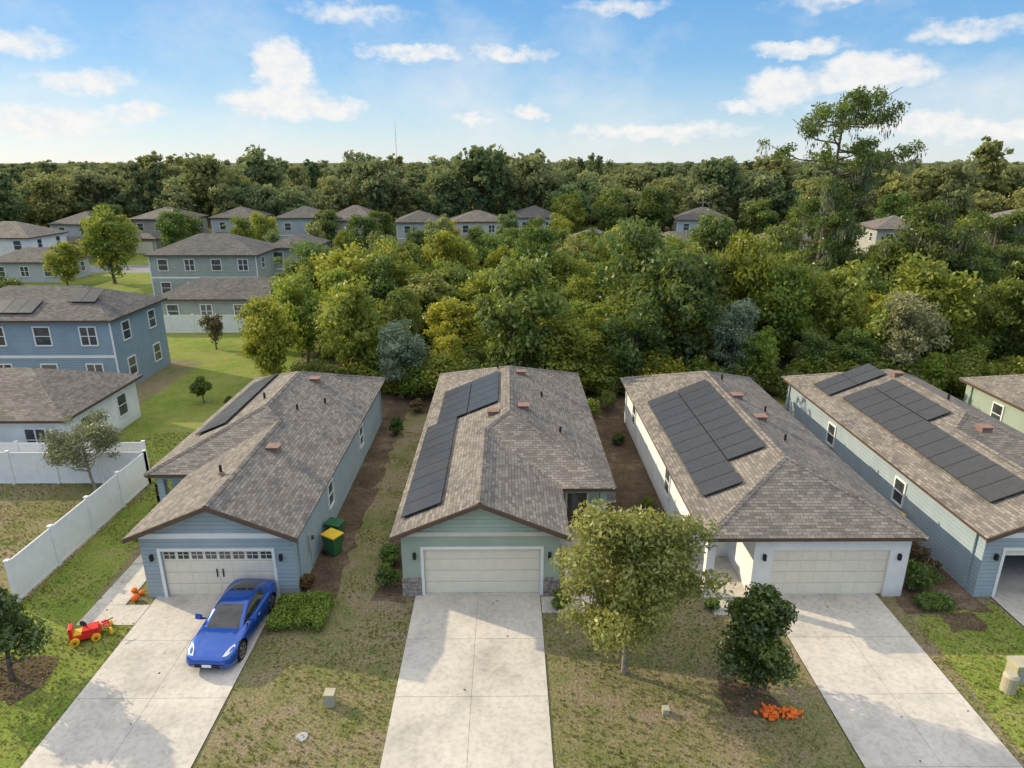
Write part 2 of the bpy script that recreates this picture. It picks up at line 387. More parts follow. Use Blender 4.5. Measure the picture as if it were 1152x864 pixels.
    for yy in wins:
        window(b,'x',X(W-o),yy,1.1,.75,1.1,1 if s>0 else -1)
        window(b,'x',X(-W+o),yy-2.5,1.1,.75,1.1,-1 if s>0 else 1)
    b.done()
    b=B('downspouts',[WHITE],par)
    for q,yy in ((-W+o-.05,Yg+.9),(-W+o-.05,Yb-.8),(W-o+.05,Yb-.8)): b.box(X(q-.04),X(q+.04),yy-.04,yy+.04,.1,e-.1,wall)
    b.done()
    b=B('wall_lights',[BLACK],par)
    for q in (dx0-.35,dx1+.35): b.box(X(q-.06),X(q+.06),yw-.13,yw,1.72,1.98,BLACK)
    b.done(bevel=.02)
    return par

def houseHip(name,cx,W,Yg,Yb,wall,roofm,run=3.2,e=EZ,k=K):
    par=root(name); zr=e+k*W; y1=Yg+run; y2=Yb-W
    P=lambda a,y,z:(cx+a,y,z)
    roof_obj(par,[[P(-W,Yg,e),P(-W,Yb,e),P(0,y2,zr),P(0,y1,zr)],[P(W,Yg,e),P(0,y1,zr),P(0,y2,zr),P(W,Yb,e)],
       [P(-W,Yb,e),P(W,Yb,e),P(0,y2,zr)],[P(-W,Yg,e),P(W,Yg,e),P(0,y1,zr)]],roofm)
    ridgecap(par,[(P(0,y1,zr),P(0,y2,zr)),(P(0,y1,zr),P(-W,Yg,e)),(P(0,y1,zr),P(W,Yg,e)),(P(0,y2,zr),P(W,Yb,e)),(P(0,y2,zr),P(-W,Yb,e))],roofm)
    o=.35; wt=e-.06; yw=Yg+.4; hd=2.12
    b=B('walls',[wall],par)
    ga=-W+2.15; dx0=ga+.75; dx1=W-o-.75
    b.box(cx+ga,cx+dx0,yw,yw+.4,0,wt,wall); b.box(cx+dx1,cx+W-o,yw,yw+.4,0,wt,wall); b.box(cx+dx0,cx+dx1,yw,yw+.4,hd,wt,wall)
    b.box(cx+ga,cx+W-o,yw+.4,yw+2.8,0,wt,wall); b.box(cx-W+o,cx+W-o,yw+2.8,Yb-o,0,wt,wall)
    b.box(cx-W+o,cx-W+o+.32,yw+.1,yw+.42,0,wt-.4,wall); b.box(cx-W+o,cx+ga,yw+.08,yw+.44,wt-.4,wt-.003,wall)
    b.box(cx-W+o,cx+ga,yw-.1,yw+2.8,0,.08,CONC)
    q=-W+1.3
    b.box(cx+q-.45,cx+q+.45,yw+2.75,yw+2.8,.08,2.1,WHITE); b.box(cx+q-.22,cx+q+.22,yw+2.73,yw+2.75,.7,1.95,GLASS)
    b.done()
    b=B('fascia_band',[TRIMD],par); b.box(cx-W+o,cx+W-o,yw-.02,yw-.003,wt-.12,wt,TRIMD) ; b.done()
    garage_door(par,cx+dx0,cx+dx1,yw+.12,hd)
    b=B('windows',[GLASS,WHITE],par)
    for yy in (29.5,38.5): window(b,'x',cx-W+o,yy,1.1,.8,1.2,-1); window(b,'x',cx+W-o,yy,1.1,.8,1.2,1)
    b.done()
    b=B('downspouts',[WHITE],par)
    for q in (-W+o-.05,W-o+.05): b.box(cx+q-.04,cx+q+.04,Yb-1,Yb-.92,.1,e-.1,wall)
    b.done()
    b=B('wall_lights',[BLACK],par)
    for q in (dx0-.35,dx1+.35): b.box(cx+q-.06,cx+q+.06,yw-.13,yw,1.72,1.98,BLACK)
    b.done(bevel=.02)
    return par

rz=lambda cx,W,x: EZ+K*(W-abs(x-cx))
h1=houseA('sage_green_house',.15,4.62,1,22.55,26.5,43.2,GREENS,GREENG,ROOF_B,extra_stone=True)
left_slope_panels(h1,.15-4.62,[(23.6,9,.35,1,1.03,1.72),(32.9,5,.9,1,1.03,1.72),(32.9,5,2.66,1,1.03,1.72)])
vents(h1,[(x,y,rz(.15,4.62,x),bg) for x,y,bg in ((.85,32.2,1),(.85,38.0,1),(-.7,31.6,1),(1.9,35,0),(-.55,39.0,0),(2.6,30.6,0))])
h2=houseA('blue_grey_house',-12.25,4.3,-1,22.5,28.0,42.3,BLUE,BLUE,ROOF_B,carriage=True,g=2.3,wins=(31,38))
left_slope_panels(h2,-12.25-4.3,[(31.5,8,1.0,1,1.03,1.72)])
vents(h2,[(x,y,rz(-12.25,4.3,x),bg) for x,y,bg in ((-10.6,28.3,1),(-10.9,33,0),(-11.2,37.6,1),(-10,35,0),(-12.9,34,0))]+[(-11.9,25.6,4.15,0)])
h3=houseHip('white_house',11.72,4.28,22.35,42.2,WSTUC,ROOF_B,run=3.6)
left_slope_panels(h3,11.72-4.28,[(25.0,11,.75,1,1.03,1.72),(27.1,9,2.51,1,1.03,1.72)])
vents(h3,[(x,y,rz(11.72,4.28,x),bg) for x,y,bg in ((12.5,31,1),(12.7,28.4,0),(12.3,34,1),(12.4,37,0),(13.5,33,0))])
h4=houseA('blue_house',22.6,4.45,1,22.3,26.5,42.4,BLUE,BLUE,ROOF_B,open_g=True,wins=(31,38))
left_slope_panels(h4,22.6-4.45,[(24.0,12,1.3,1,1.03,1.72),(31.2,5,3.06,1,1.03,1.2),(37.4,2,.9,2,1.03,1.72)])
vents(h4,[(x,y,rz(22.6,4.45,x),bg) for x,y,bg in ((22.5,37,1),(22.2,29,1),(23,33,0))])
h5=houseHip('green_house',34.2,4.5,22.75,42.0,SAGE2,ROOF_B)

def hipbox(name,x0,x1,y0,y1,H,wall,roofm,k=.42,storeys=2,garage=None,win=True,ov=.4,panels=None,par_=None,rot=0):
    par=root(name); X0,X1,Y0,Y1=x0-ov,x1+ov,y0-ov,y1+ov; e=H
    if par_: par.parent=par_
    if rot:
        c=Vector(((x0+x1)/2,(y0+y1)/2,0)); q=Matrix.Rotation(rot,3,'Z'); par.rotation_euler[2]=rot; par.location=c-q@c
    dx=X1-X0; dy=Y1-Y0; w=min(dx,dy)/2; zr=e+k*w
    if dx>=dy: a=(X0+w,(Y0+Y1)/2,zr); c=(X1-w,(Y0+Y1)/2,zr)
    else: a=((X0+X1)/2,Y0+w,zr); c=((X0+X1)/2,Y1-w,zr)
    p=[(X0,Y0,e),(X1,Y0,e),(X1,Y1,e),(X0,Y1,e)]
    if abs(dx-dy)<.05: polys=[[p[i],p[(i+1)%4],a] for i in range(4)]
    elif dx>=dy: polys=[[p[0],p[1],c,a],[p[2],p[3],a,c],[p[1],p[2],c],[p[3],p[0],a]]
    else: polys=[[p[0],p[1],a],[p[2],p[3],c],[p[1],p[2],c,a],[p[3],p[0],a,c]]
    roof_obj(par,polys,roofm)
    b=B('walls',[wall],par); b.box(x0,x1,y0,y1,0,H-.08,wall)
    if storeys==2: b.box(x0-.02,x1+.02,y0-.025,y0-.003,H/2-.1,H/2+.1,WHITE)
    for xx in (x0,x1): b.box(xx-.06,xx+.06,y0-.03,y0-.002,0,H-.1,WHITE)
    b.done()
    if win:
        b=B('windows',[GLASS,WHITE],par)
        n=max(2,int((x1-x0)/3.2)); m=max(2,int((y1-y0)/3.2)); h2=H/storeys
        for s in range(storeys):
            z=s*h2+.9
            for i in range(n):
                xx=x0+(x1-x0)*(i+.5)/n
                if garage and s==0 and abs(xx-garage)<3.2: continue
                window(b,'y',y0,xx,z,1.1,1.3,-1,2 if i%2 else 1)
            for i in range(m):
                yy=y0+(y1-y0)*(i+.5)/m
                window(b,'x',x1,yy,z,.95,1.3,1); window(b,'x',x0,yy,z,.95,1.3,-1)
        b.done()
    if garage: 
        garage_door(par,garage-2.4,garage+2.4,y0-.06,2.2)
    if panels:
        b=B('solar_panel_array',[FRAME,SOLAR],par)
        ln=math.hypot(1,k); U=Vector((0,1/ln,k/ln)); V=Vector((1,0,0)); Nn=Vector((0,-k/ln,1/ln))
        for (px,nx,s0,ns) in panels:
            for i in range(nx):
                for j in range(ns):
                    o=Vector((px+i*1.05,Y0,e))+U*(s0+j*1.74)+Nn*.09
                    b.obox(o,V*1.03,U*1.72,Nn*.035,FRAME); b.obox(o+V*.02+U*.02+Nn*.035,V*.99,U*1.68,Nn*.004,SOLAR)
        b.done()
    return par
hipbox('white_bungalow',-38,-24.8,35.3,43,2.85,WSTUC,ROOF_A,storeys=1)
hipbox('blue_two_storey_house',-42,-28.7,47.9,55.6,5.6,BLUE2,ROOF_C,panels=[(-40.6,6,.8,1),(-32.5,2,2.2,1)])
hipbox('grey_green_bungalow',-36.5,-22.6,69.5,76.5,2.85,GREYG,ROOF_C,storeys=1)
hipbox('green_two_storey_house',-43.5,-30.5,83,92,5.6,GREYG,ROOF_C)
hipbox('green_two_storey_house',-31.5,-25.6,90,98,5.6,GREYG,ROOF_C)
hipbox('grey_two_storey_house',-83,-72,104,113,5.4,WSTUC,ROOF_A)
hipbox('beige_bungalow',-73,-63,96,103,2.9,GREY,ROOF_C,storeys=1)
hr=random.Random(4)
xs=[-77,-65,-51.5,-39,-28.5,-16.5,-5.5,5.5]
wl=[GREY,TAUPE,GREY,LBL,TAUPE,GREY,BEIGE,LBL]; rl=[ROOF_C,ROOF_A,ROOF_C,ROOF_C,ROOF_A,ROOF_C,ROOF_A,ROOF_C]
for i,x in enumerate(xs):
    w_=hr.uniform(3.8,5.4); y_=126+hr.uniform(-3,6); d_=hr.uniform(8,12); H_=hr.uniform(5.5,6.5); ro=hr.uniform(-.14,.14)
    hp=hipbox('row_house',x-w_,x+w_,y_,y_+d_,H_,wl[i],rl[i],k=hr.uniform(.36,.52),rot=ro)
    sx=hr.choice([-1,1]); 
    hipbox('garage_wing',x+sx*(w_-3)-2.9,x+sx*(w_-3)+2.9,y_-3.2,y_-.05,2.8,wl[i],rl[i],storeys=1,win=False,garage=x+sx*(w_-3),par_=hp)
hipbox('tan_bungalow',23,34,112,121,3.0,BEIGE,ROOF_A,storeys=1,rot=.2)
hipbox('grey_two_storey_house',33,43,130,139,5.8,LBL,ROOF_C,rot=-.15)
hipbox('tan_two_storey_house',82,94,112,122,6.6,BEIGE,ROOF_B,rot=.1)
hipbox('tan_two_storey_house',60,68,110,118,6.0,TAUPE,ROOF_A,rot=-.1)
hipbox('tan_bungalow',46,56,120,128,3.0,BEIGE,ROOF_A,storeys=1,rot=.15)
hipbox('tan_bungalow',74,83,92,100,3.0,BEIGE,ROOF_B,storeys=1)
hipbox('tan_bungalow',11,20,118,127,3.0,GREY,ROOF_A,storeys=1)
hipbox('tan_bungalow',95,106,100,110,3.2,BEIGE,ROOF_B,storeys=1)

# ---------------------------------------------------------------- fences
def fence(pts,h=1.85):
    b=B('white_vinyl_fence',[VINYL])
    for (p,q) in zip(pts[:-1],pts[1:]):
        p=Vector((p[0],p[1],0));q=Vector((q[0],q[1],0)); d=q-p; n=max(1,round(d.length/2.4)); d/=n; dn=d.normalized(); s=Vector((-dn.y,dn.x,0))
        for i in range(n):
            a=p+d*i
            b.box(a.x-.07,a.x+.07,a.y-.07,a.y+.07,0,h+.06,VINYL); b.box(a.x-.09,a.x+.09,a.y-.09,a.y+.09,h+.06,h+.1,VINYL)
            np_=int(d.length/.2)
            for j in range(np_):
                o=a+dn*(.07+(d.length-.14)*j/np_); b.obox(o-s*.012+Vector((0,0,.08)),dn*((d.length-.14)/np_-.008),s*.024,Vector((0,0,h-.18)),VINYL)
            b.obox(a+dn*.07-s*.025+Vector((0,0,.05)),dn*(d.length-.14),s*.05,Vector((0,0,.1)),VINYL)
            b.obox(a+dn*.07-s*.025+Vector((0,0,h-.12)),dn*(d.length-.14),s*.05,Vector((0,0,.12)),VINYL)
        b.box(q.x-.07,q.x+.07,q.y-.07,q.y+.07,0,h+.06,VINYL)
    return b.done()
fence([(-19.2,22.6),(-19.2,32.9),(-36,32.9)])
fence([(-19.9,34.2),(-36,34.2)])
fence([(-36,66.2),(-24.2,66.2)]); fence([(-24.2,66.2),(-20.5,66.2)])

# ---------------------------------------------------------------- vegetation
F_DEEP=foliage('leaves_deep',(.045,.075,.022),(.115,.165,.042),(.21,.265,.06),.38,(.30,.36,.05))
F_BRI=foliage('leaves_bright',(.10,.135,.025),(.22,.275,.05),(.36,.385,.07),.42,(.52,.50,.06))
F_ELM=foliage('leaves_elm',(.10,.14,.05),(.21,.255,.10),(.33,.36,.17),.38,(.45,.45,.13))
F_OLV=foliage('leaves_olive',(.12,.145,.095),(.22,.245,.165),(.34,.36,.26),.3,(.32,.34,.16))
F_MAG=foliage('leaves_magnolia',(.028,.055,.016),(.075,.125,.03),(.17,.22,.05),.25,gloss=.08)
F_FAR=foliage('leaves_far_hazed',(.10,.13,.075),(.19,.225,.11),(.29,.315,.15),.38,(.36,.37,.15),gloss=0)  # distance haze put into the leaf colour as a paler tint
F_RED=foliage('leaves_red',(.06,.045,.03),(.15,.09,.05),(.19,.16,.07),.3)
F_MOSS=foliage('spanish_moss',(.14,.15,.11),(.22,.23,.16),(.33,.34,.25),.3,(.25,.25,.16),gloss=0)
F_GRS=foliage('grass_blades',(.11,.145,.045),(.185,.21,.065),(.32,.285,.16),.3,(.35,.36,.10),gloss=0)
def tube(V,F,pts,rad,n=7):
    base=len(V); 
    for i,(p,r) in enumerate(zip(pts,rad)):
        d=(pts[min(i+1,len(pts)-1)]-pts[max(i-1,0)]).normalized(); a=d.orthogonal().normalized(); c=d.cross(a)
        for j in range(n):
            t=2*math.pi*j/n; V.append(tuple(p+(a*math.cos(t)+c*math.sin(t))*r))
    for i in range(len(pts)-1):
        for j in range(n):
            F.append((base+i*n+j,base+i*n+(j+1)%n,base+(i+1)*n+(j+1)%n,base+(i+1)*n+j))
def leaf_arrays(rng,cent,dirs,size,aspect=1.6,jit=.9,droop=0):
    n=len(cent)
    nn=dirs+rng.normal(0,jit,(n,3))*.7; nn/=np.linalg.norm(nn,axis=1)[:,None]+1e-9
    r=rng.normal(0,1,(n,3)); r[:,2]-=droop
    t=r-nn*(r*nn).sum(1)[:,None]; t/=np.linalg.norm(t,axis=1)[:,None]+1e-9
    s=np.cross(nn,t); L_=(size*rng.uniform(.5,1.45,n))[:,None]; Wd=L_/aspect
    v=np.empty((n,4,3)); v[:,0]=cent-t*L_*.5; v[:,1]=cent+s*Wd*.5+nn*L_*.08; v[:,2]=cent+t*L_*.5; v[:,3]=cent-s*Wd*.5-nn*L_*.08
    return v.reshape(-1,3)
def crown_points(rng,blobs,n,up=.25,lo=.15,hi=1.5):
    c=np.array([b[0] for b in blobs]); r=np.array([b[1] for b in blobs]); p=r**2; p/=p.sum()
    idx=rng.choice(len(blobs),n,p=p)
    d=rng.normal(0,1,(n,3)); d[:,2]+=up; d/=np.linalg.norm(d,axis=1)[:,None]
    rad=r[idx]*rng.uniform(lo,hi,n)**.7
    sc=np.array([1,1,.72])
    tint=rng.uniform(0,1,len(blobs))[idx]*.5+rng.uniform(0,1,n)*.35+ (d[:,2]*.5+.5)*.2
    return c[idx]+d*rad[:,None]*sc,d,np.clip(tint,0,1)
def veg_mesh(name,V,F,leafV,tint,mats):
    V=np.array(V,dtype=float).reshape(-1,3); nw=len(V); nf=len(F); nl=len(leafV)//4
    me=bpy.data.meshes.new(name); av=np.vstack([V,leafV]) if nw else leafV
    me.vertices.add(len(av)); me.vertices.foreach_set('co',av.ravel())
    loops=np.concatenate([np.array(F,dtype=np.int32).ravel(),np.arange(nl*4,dtype=np.int32)+nw]).astype(np.int32)
    me.loops.add(len(loops)); me.loops.foreach_set('vertex_index',loops)
    me.polygons.add(nf+nl); me.polygons.foreach_set('loop_start',np.arange(nf+nl,dtype=np.int32)*4)
    try: me.polygons.foreach_set('loop_total',np.full(nf+nl,4,dtype=np.int32))
    except Exception: pass
    me.polygons.foreach_set('material_index',np.concatenate([np.zeros(nf,dtype=np.int32),np.ones(nl,dtype=np.int32)]))
    me.update(calc_edges=True)
    a=me.attributes.new('tint','FLOAT','FACE'); a.data.foreach_set('value',np.concatenate([np.zeros(nf),tint]).astype(np.float32))
    for m in mats: me.materials.append(m)
    me.validate(); return me
def tree_mesh(name,seed,h,r,base,nb,nl,leaf,mats,tr=.12,shape='round',aspect=1.6,blobr=(.28,.46),limbs=10,hi=1.5):
    rng=np.random.default_rng(seed); blobs=[]
    cz=(h+base)/2; hz=(h-base)/2
    lob=rng.uniform(.68,1.25,8)
    for i in range(nb):
        d=rng.normal(0,1,3); d/=np.linalg.norm(d); q=rng.uniform(.15,1)**.5
        az_=(math.atan2(d[1],d[0])/(2*math.pi)*8)%8; f_=lob[int(az_)%8]
        t=d*q; br=r*rng.uniform(*blobr)
        x,y,z=t*np.array([r*f_,r*f_,hz])*.80
        if shape=='cone': f=max(.12,1-(z+hz)/(2*hz)*.95); x*=f*1.5; y*=f*1.5; br*=.45+f*.8
        if shape=='vase': f=.5+.65*(z+hz)/(2*hz); x*=f; y*=f
        blobs.append((np.array([x,y,cz+z]),br))
    V=[];F=[]
    rr=random.Random(seed)
    lean=Vector((rr.uniform(-.08,.08),rr.uniform(-.08,.08),0))*h
    pts=[Vector((0,0,-.05))]+[lean*t+Vector((rr.uniform(-.05,.05)*r*.3,rr.uniform(-.05,.05)*r*.3,h*.85*t)) for t in (.1,.25,.45,.7,1)]
    tube(V,F,pts,[tr*1.35,tr,tr*.85,tr*.65,tr*.4,tr*.12],9)
    for b_,br in blobs[:limbs]:
        e=Vector(b_); z0=max(base*.6,min(h*.7,e.z-r*.5)); t0=z0/(h*.85); s=lean*t0+Vector((0,0,z0))
        mid=(s+e)/2+Vector((0,0,-.12*r))
        tube(V,F,[s,mid,e],[tr*.38,tr*.25,tr*.08],5)
    c,d,t=crown_points(rng,blobs,nl,hi=hi)
    lv=leaf_arrays(rng,c,d,leaf,aspect)
    return veg_mesh(name,V,F,lv,t,mats)
def place(name,me,x,y,s=1,rot=None,sz=None,par=None):
    ob=bpy.data.objects.new(name,me); COL.objects.link(ob); ob.location=(x,y,0)
    ob.rotation_euler[2]=random.uniform(0,6.28) if rot is None else rot
    ob.scale=(s,s,sz or s); 
    if par: ob.parent=par
    return ob
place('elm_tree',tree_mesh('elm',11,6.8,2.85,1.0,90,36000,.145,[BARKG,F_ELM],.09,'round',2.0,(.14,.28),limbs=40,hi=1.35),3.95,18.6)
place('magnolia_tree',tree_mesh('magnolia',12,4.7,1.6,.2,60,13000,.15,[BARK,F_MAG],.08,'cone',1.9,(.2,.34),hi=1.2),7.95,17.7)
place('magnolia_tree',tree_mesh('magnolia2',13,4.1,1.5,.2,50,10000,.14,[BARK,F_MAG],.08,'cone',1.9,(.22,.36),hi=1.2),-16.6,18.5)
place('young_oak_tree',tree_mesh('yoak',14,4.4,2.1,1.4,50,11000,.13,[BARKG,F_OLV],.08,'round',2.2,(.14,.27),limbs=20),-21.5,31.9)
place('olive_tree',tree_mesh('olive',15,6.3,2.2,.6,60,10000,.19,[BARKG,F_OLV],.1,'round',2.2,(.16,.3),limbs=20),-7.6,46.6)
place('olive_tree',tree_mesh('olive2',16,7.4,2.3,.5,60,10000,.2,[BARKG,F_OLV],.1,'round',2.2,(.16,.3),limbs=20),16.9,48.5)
place('olive_tree',bpy.data.meshes['olive2'],28.8,47.5,1.1)
yt=tree_mesh('ysmall',17,4,1.2,.4,30,2500,.2,[BARK,F_RED],.07,'round',1.8,(.2,.4))
for x,y,s in ((-26.6,60,.95),(-22.9,60.5,.95),(-35,59,.7)): place('young_maple_tree',yt,x,y,s)
ct=tree_mesh('conic',18,2.6,.9,.05,30,4000,.14,[BARK,F_DEEP],.05,'cone',1.8,(.25,.4))
place('conical_shrub',ct,-21.6,45.5,1)
for x,y,s in ((-18.6,43.6,.5),(-19.4,44.6,.45)): place('conical_shrub',ct,x,y,s)
def hedge(name,x0,x1,y0,y1,h,n,leaf,mat,seed):
    rng=np.random.default_rng(seed)
    blobs=[]; 
    for i in range(max(10,int((x1-x0)*(y1-y0)*12))):
        blobs.append((np.array([rng.uniform(x0+.2,x1-.2),rng.uniform(y0+.2,y1-.2),h-.22+rng.uniform(-.12,.08)]),rng.uniform(.2,.3)))
        blobs.append((np.array([rng.uniform(x0+.15,x1-.15),rng.choice([y0+.2,y1-.2]),rng.uniform(.15,h-.2)]),.24)); blobs.append((np.array([rng.choice([x0+.2,x1-.2]),rng.uniform(y0+.15,y1-.15),rng.uniform(.15,h-.2)]),.24))
    c,d,t=crown_points(rng,blobs,n,lo=.5,hi=1.08); lv=leaf_arrays(rng,c,d,leaf,1.6)
    V=[];F=[]
    for i in range(6):
        p=Vector((rng.uniform(x0+.3,x1-.3),rng.uniform(y0+.3,y1-.3),0)); tube(V,F,[p,p+Vector((0,0,h*.7))],[.03,.015],5)
    me=veg_mesh(name,V,F,lv,t,[BARK,mat]); ob=bpy.data.objects.new(name,me); COL.objects.link(ob); return ob
hedge('hedge',-8.85,-6.75,20.7,22.6,.62,9000,.09,F_BRI,21)
hedge('boxwood_bush',15.9,17.2,21.6,22.5,.55,3500,.08,F_DEEP,22)
def bush(x,y,r,h,mat,seed,name='bush',n=2800,leaf=.10):
    me=tree_mesh(name,seed,h,r,.05,26,n,leaf,[BARK,mat],.03,'round',1.6,(.3,.45),hi=1.15); return place(name,me,x,y)
bush(16.5,23.2,.75,1.35,F_DEEP,23); bush(17.3,25.2,.8,1.1,F_RED,24); bush(17.1,26.8,.75,1.2,F_RED,25); bush(17.5,24.0,.5,.9,F_RED,26)
bush(-4.9,23.5,.5,1.1,F_DEEP,27); bush(-5.0,25.2,.5,.9,F_DEEP,28); bush(-6.9,39.5,.55,1.2,F_DEEP,29)
bush(2.1,22.2,.45,.8,F_DEEP,30); bush(-8.1,23.4,.35,.7,F_RED,31)
for i,(x,y) in enumerate(((-16.9,29.5),(-17.0,28.5),(-16.9,27.4))): bush(x,y,.45,.6,F_BRI,32+i,n=1500)
bush(17.0,33,.5,.9,F_DEEP,36); bush(17.2,36,.5,1.0,F_DEEP,37); bush(-19,36.5,.5,.7,F_DEEP,38,n=1500); bush(7.9,22.0,.3,.5,F_DEEP,39,n=1500)
bush(5.2,34,.45,.8,F_DEEP,40); bush(6.8,38,.45,.7,F_DEEP,41); bush(7.0,30,.35,.6,F_DEEP,42)
bush(5.6,42.5,.7,1.3,F_BRI,43); bush(7.0,44,.8,1.4,F_DEEP,44); bush(17,41,.7,1.2,F_BRI,45); bush(-6.2,43.5,.6,1.0,F_RED,46)

mids=[]
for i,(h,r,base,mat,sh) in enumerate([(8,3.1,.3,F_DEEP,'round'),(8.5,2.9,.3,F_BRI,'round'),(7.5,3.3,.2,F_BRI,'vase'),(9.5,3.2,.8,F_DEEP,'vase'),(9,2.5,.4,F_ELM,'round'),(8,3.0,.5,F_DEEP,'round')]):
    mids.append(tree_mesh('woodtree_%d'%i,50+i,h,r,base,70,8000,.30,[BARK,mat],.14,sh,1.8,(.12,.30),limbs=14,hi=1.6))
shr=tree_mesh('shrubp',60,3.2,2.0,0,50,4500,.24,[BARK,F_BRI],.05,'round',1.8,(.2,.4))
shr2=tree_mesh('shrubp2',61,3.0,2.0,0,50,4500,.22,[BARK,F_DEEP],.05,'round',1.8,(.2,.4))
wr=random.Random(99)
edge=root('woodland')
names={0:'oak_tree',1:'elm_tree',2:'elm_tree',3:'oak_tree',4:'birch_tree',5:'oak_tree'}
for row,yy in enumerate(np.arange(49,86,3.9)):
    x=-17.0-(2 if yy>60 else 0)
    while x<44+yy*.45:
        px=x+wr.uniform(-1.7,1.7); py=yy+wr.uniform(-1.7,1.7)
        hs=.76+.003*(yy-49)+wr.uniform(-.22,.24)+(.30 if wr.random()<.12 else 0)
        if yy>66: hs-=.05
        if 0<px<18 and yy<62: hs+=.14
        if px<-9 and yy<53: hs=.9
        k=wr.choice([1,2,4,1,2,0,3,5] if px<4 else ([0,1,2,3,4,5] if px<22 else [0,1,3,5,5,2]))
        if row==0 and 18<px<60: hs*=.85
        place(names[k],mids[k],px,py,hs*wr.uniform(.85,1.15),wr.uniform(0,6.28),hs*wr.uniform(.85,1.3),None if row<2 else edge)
        x+=4.0+wr.uniform(-.9,1.1)
x=-14
while x<60:
    place('undergrowth',wr.choice([shr,shr2]),x,46.4+wr.uniform(-.6,1.2)+(1.2 if x<-9 else 0),wr.uniform(.6,1.1),par=edge); x+=wr.uniform(1.5,2.4)
for i in range(30):
    place('undergrowth',wr.choice([shr,shr2]),wr.uniform(-14,60),wr.uniform(50,60),wr.uniform(.8,1.4),par=edge)

def mossy(name,seed,h,r,lo,nlimb=44,nleaf=16000):
    rr=random.Random(seed); rng=np.random.default_rng(seed); V=[];F=[];blobs=[]
    spine=[Vector((math.sin(t*4+seed)*.5*t,math.cos(t*3)*.4*t,h*.93*t)) for t in np.linspace(0,1,9)]
    tube(V,F,spine,[.42,.36,.32,.28,.24,.2,.15,.1,.04],10)
    moss=[]
    for i in range(nlimb):
        t=rr.uniform(lo/h,1); a=rr.uniform(0,6.28); s=spine[min(8,int(t*8))] ; s=Vector((s.x,s.y,h*.9*t))
        prof=.8 if t<.45 else (.55 if t<.64 else 1.05-.8*abs(t-.82))
        ln=r*prof*rr.uniform(.5,1.1)
        e=s+Vector((math.cos(a)*ln,math.sin(a)*ln,ln*rr.uniform(.05,.4)))
        m=(s+e)/2+Vector((0,0,-.1*ln)); tube(V,F,[s,m,e],[.10,.07,.02],5)
        for q in range(rr.randint(3,5)):
            p=m.lerp(e,rr.uniform(.0,1.1))+Vector((rr.uniform(-.7,.7),rr.uniform(-.7,.7),rr.uniform(-.2,.6)))
            blobs.append((np.array(p),rr.uniform(.45,.95)))
            if rr.random()<.35: moss.append(p)
    c,d,t=crown_points(rng,blobs,nleaf); lv=leaf_arrays(rng,c,d,.28,1.7)
    mc=np.repeat(np.array([list(p) for p in moss]),45,axis=0); mc=mc+rng.normal(0,.35,mc.shape)*np.array([1,1,.3]); mc[:,2]-=rng.uniform(0,1.8,len(mc))
    md=np.stack([rng.normal(0,1,len(mc)),rng.normal(0,1,len(mc)),np.zeros(len(mc))],1)
    mv=leaf_arrays(rng,mc,md,.5,6,.1,6)
    lv=np.vstack([lv,mv]); t=np.concatenate([t,rng.uniform(0,1,len(mc))])
    me=veg_mesh(name,V,F,lv,t,[BARK,F_DEEP,F_MOSS]); nf=len(F); mi=np.zeros(nf+len(t),dtype=np.int32); mi[nf:]=1; mi[-len(mc):]=2
    if len(me.polygons)==len(mi): me.polygons.foreach_set('material_index',mi)
    return me
place('mossy_cypress_tree',mossy('mossy',5,24.8,6.8,3,66,26000),34.2,74,1,1.0)
place('mossy_oak_tree',mossy('mossy2',6,13,3.6,2),40.6,64,1,.3)
place('mossy_oak_tree',mossy('mossy3',9,14,4,3),52,73,.85,2)

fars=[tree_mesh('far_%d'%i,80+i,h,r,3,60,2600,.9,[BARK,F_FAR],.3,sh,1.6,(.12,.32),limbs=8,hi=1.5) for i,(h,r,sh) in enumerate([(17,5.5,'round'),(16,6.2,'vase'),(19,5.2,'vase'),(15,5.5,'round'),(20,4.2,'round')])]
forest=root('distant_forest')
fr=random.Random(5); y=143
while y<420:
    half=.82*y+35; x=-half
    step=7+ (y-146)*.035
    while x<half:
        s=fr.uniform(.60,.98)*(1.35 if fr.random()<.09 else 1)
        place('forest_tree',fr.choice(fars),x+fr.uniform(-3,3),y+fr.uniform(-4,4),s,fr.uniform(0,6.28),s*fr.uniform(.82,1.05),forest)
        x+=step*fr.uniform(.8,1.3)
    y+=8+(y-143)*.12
for y in (520,700,950):
    x=-y*.85
    while x<y*.85:
        s=fr.uniform(.75,1.0); place('forest_tree',fr.choice(fars),x,y+fr.uniform(-15,15),s*1.6,fr.uniform(0,6.28),s,forest); x+=14*y/520
for (xa,xb,ya,yb,n,s0) in ((-150,-90,98,143,45,.75),(108,160,95,146,40,.75),(-115,-84,75,98,16,.5)):
    for i in range(n): 
        s=fr.uniform(.85,1.15)*s0; place('forest_tree',fr.choice(fars),fr.uniform(xa,xb),fr.uniform(ya,yb),s,par=forest)
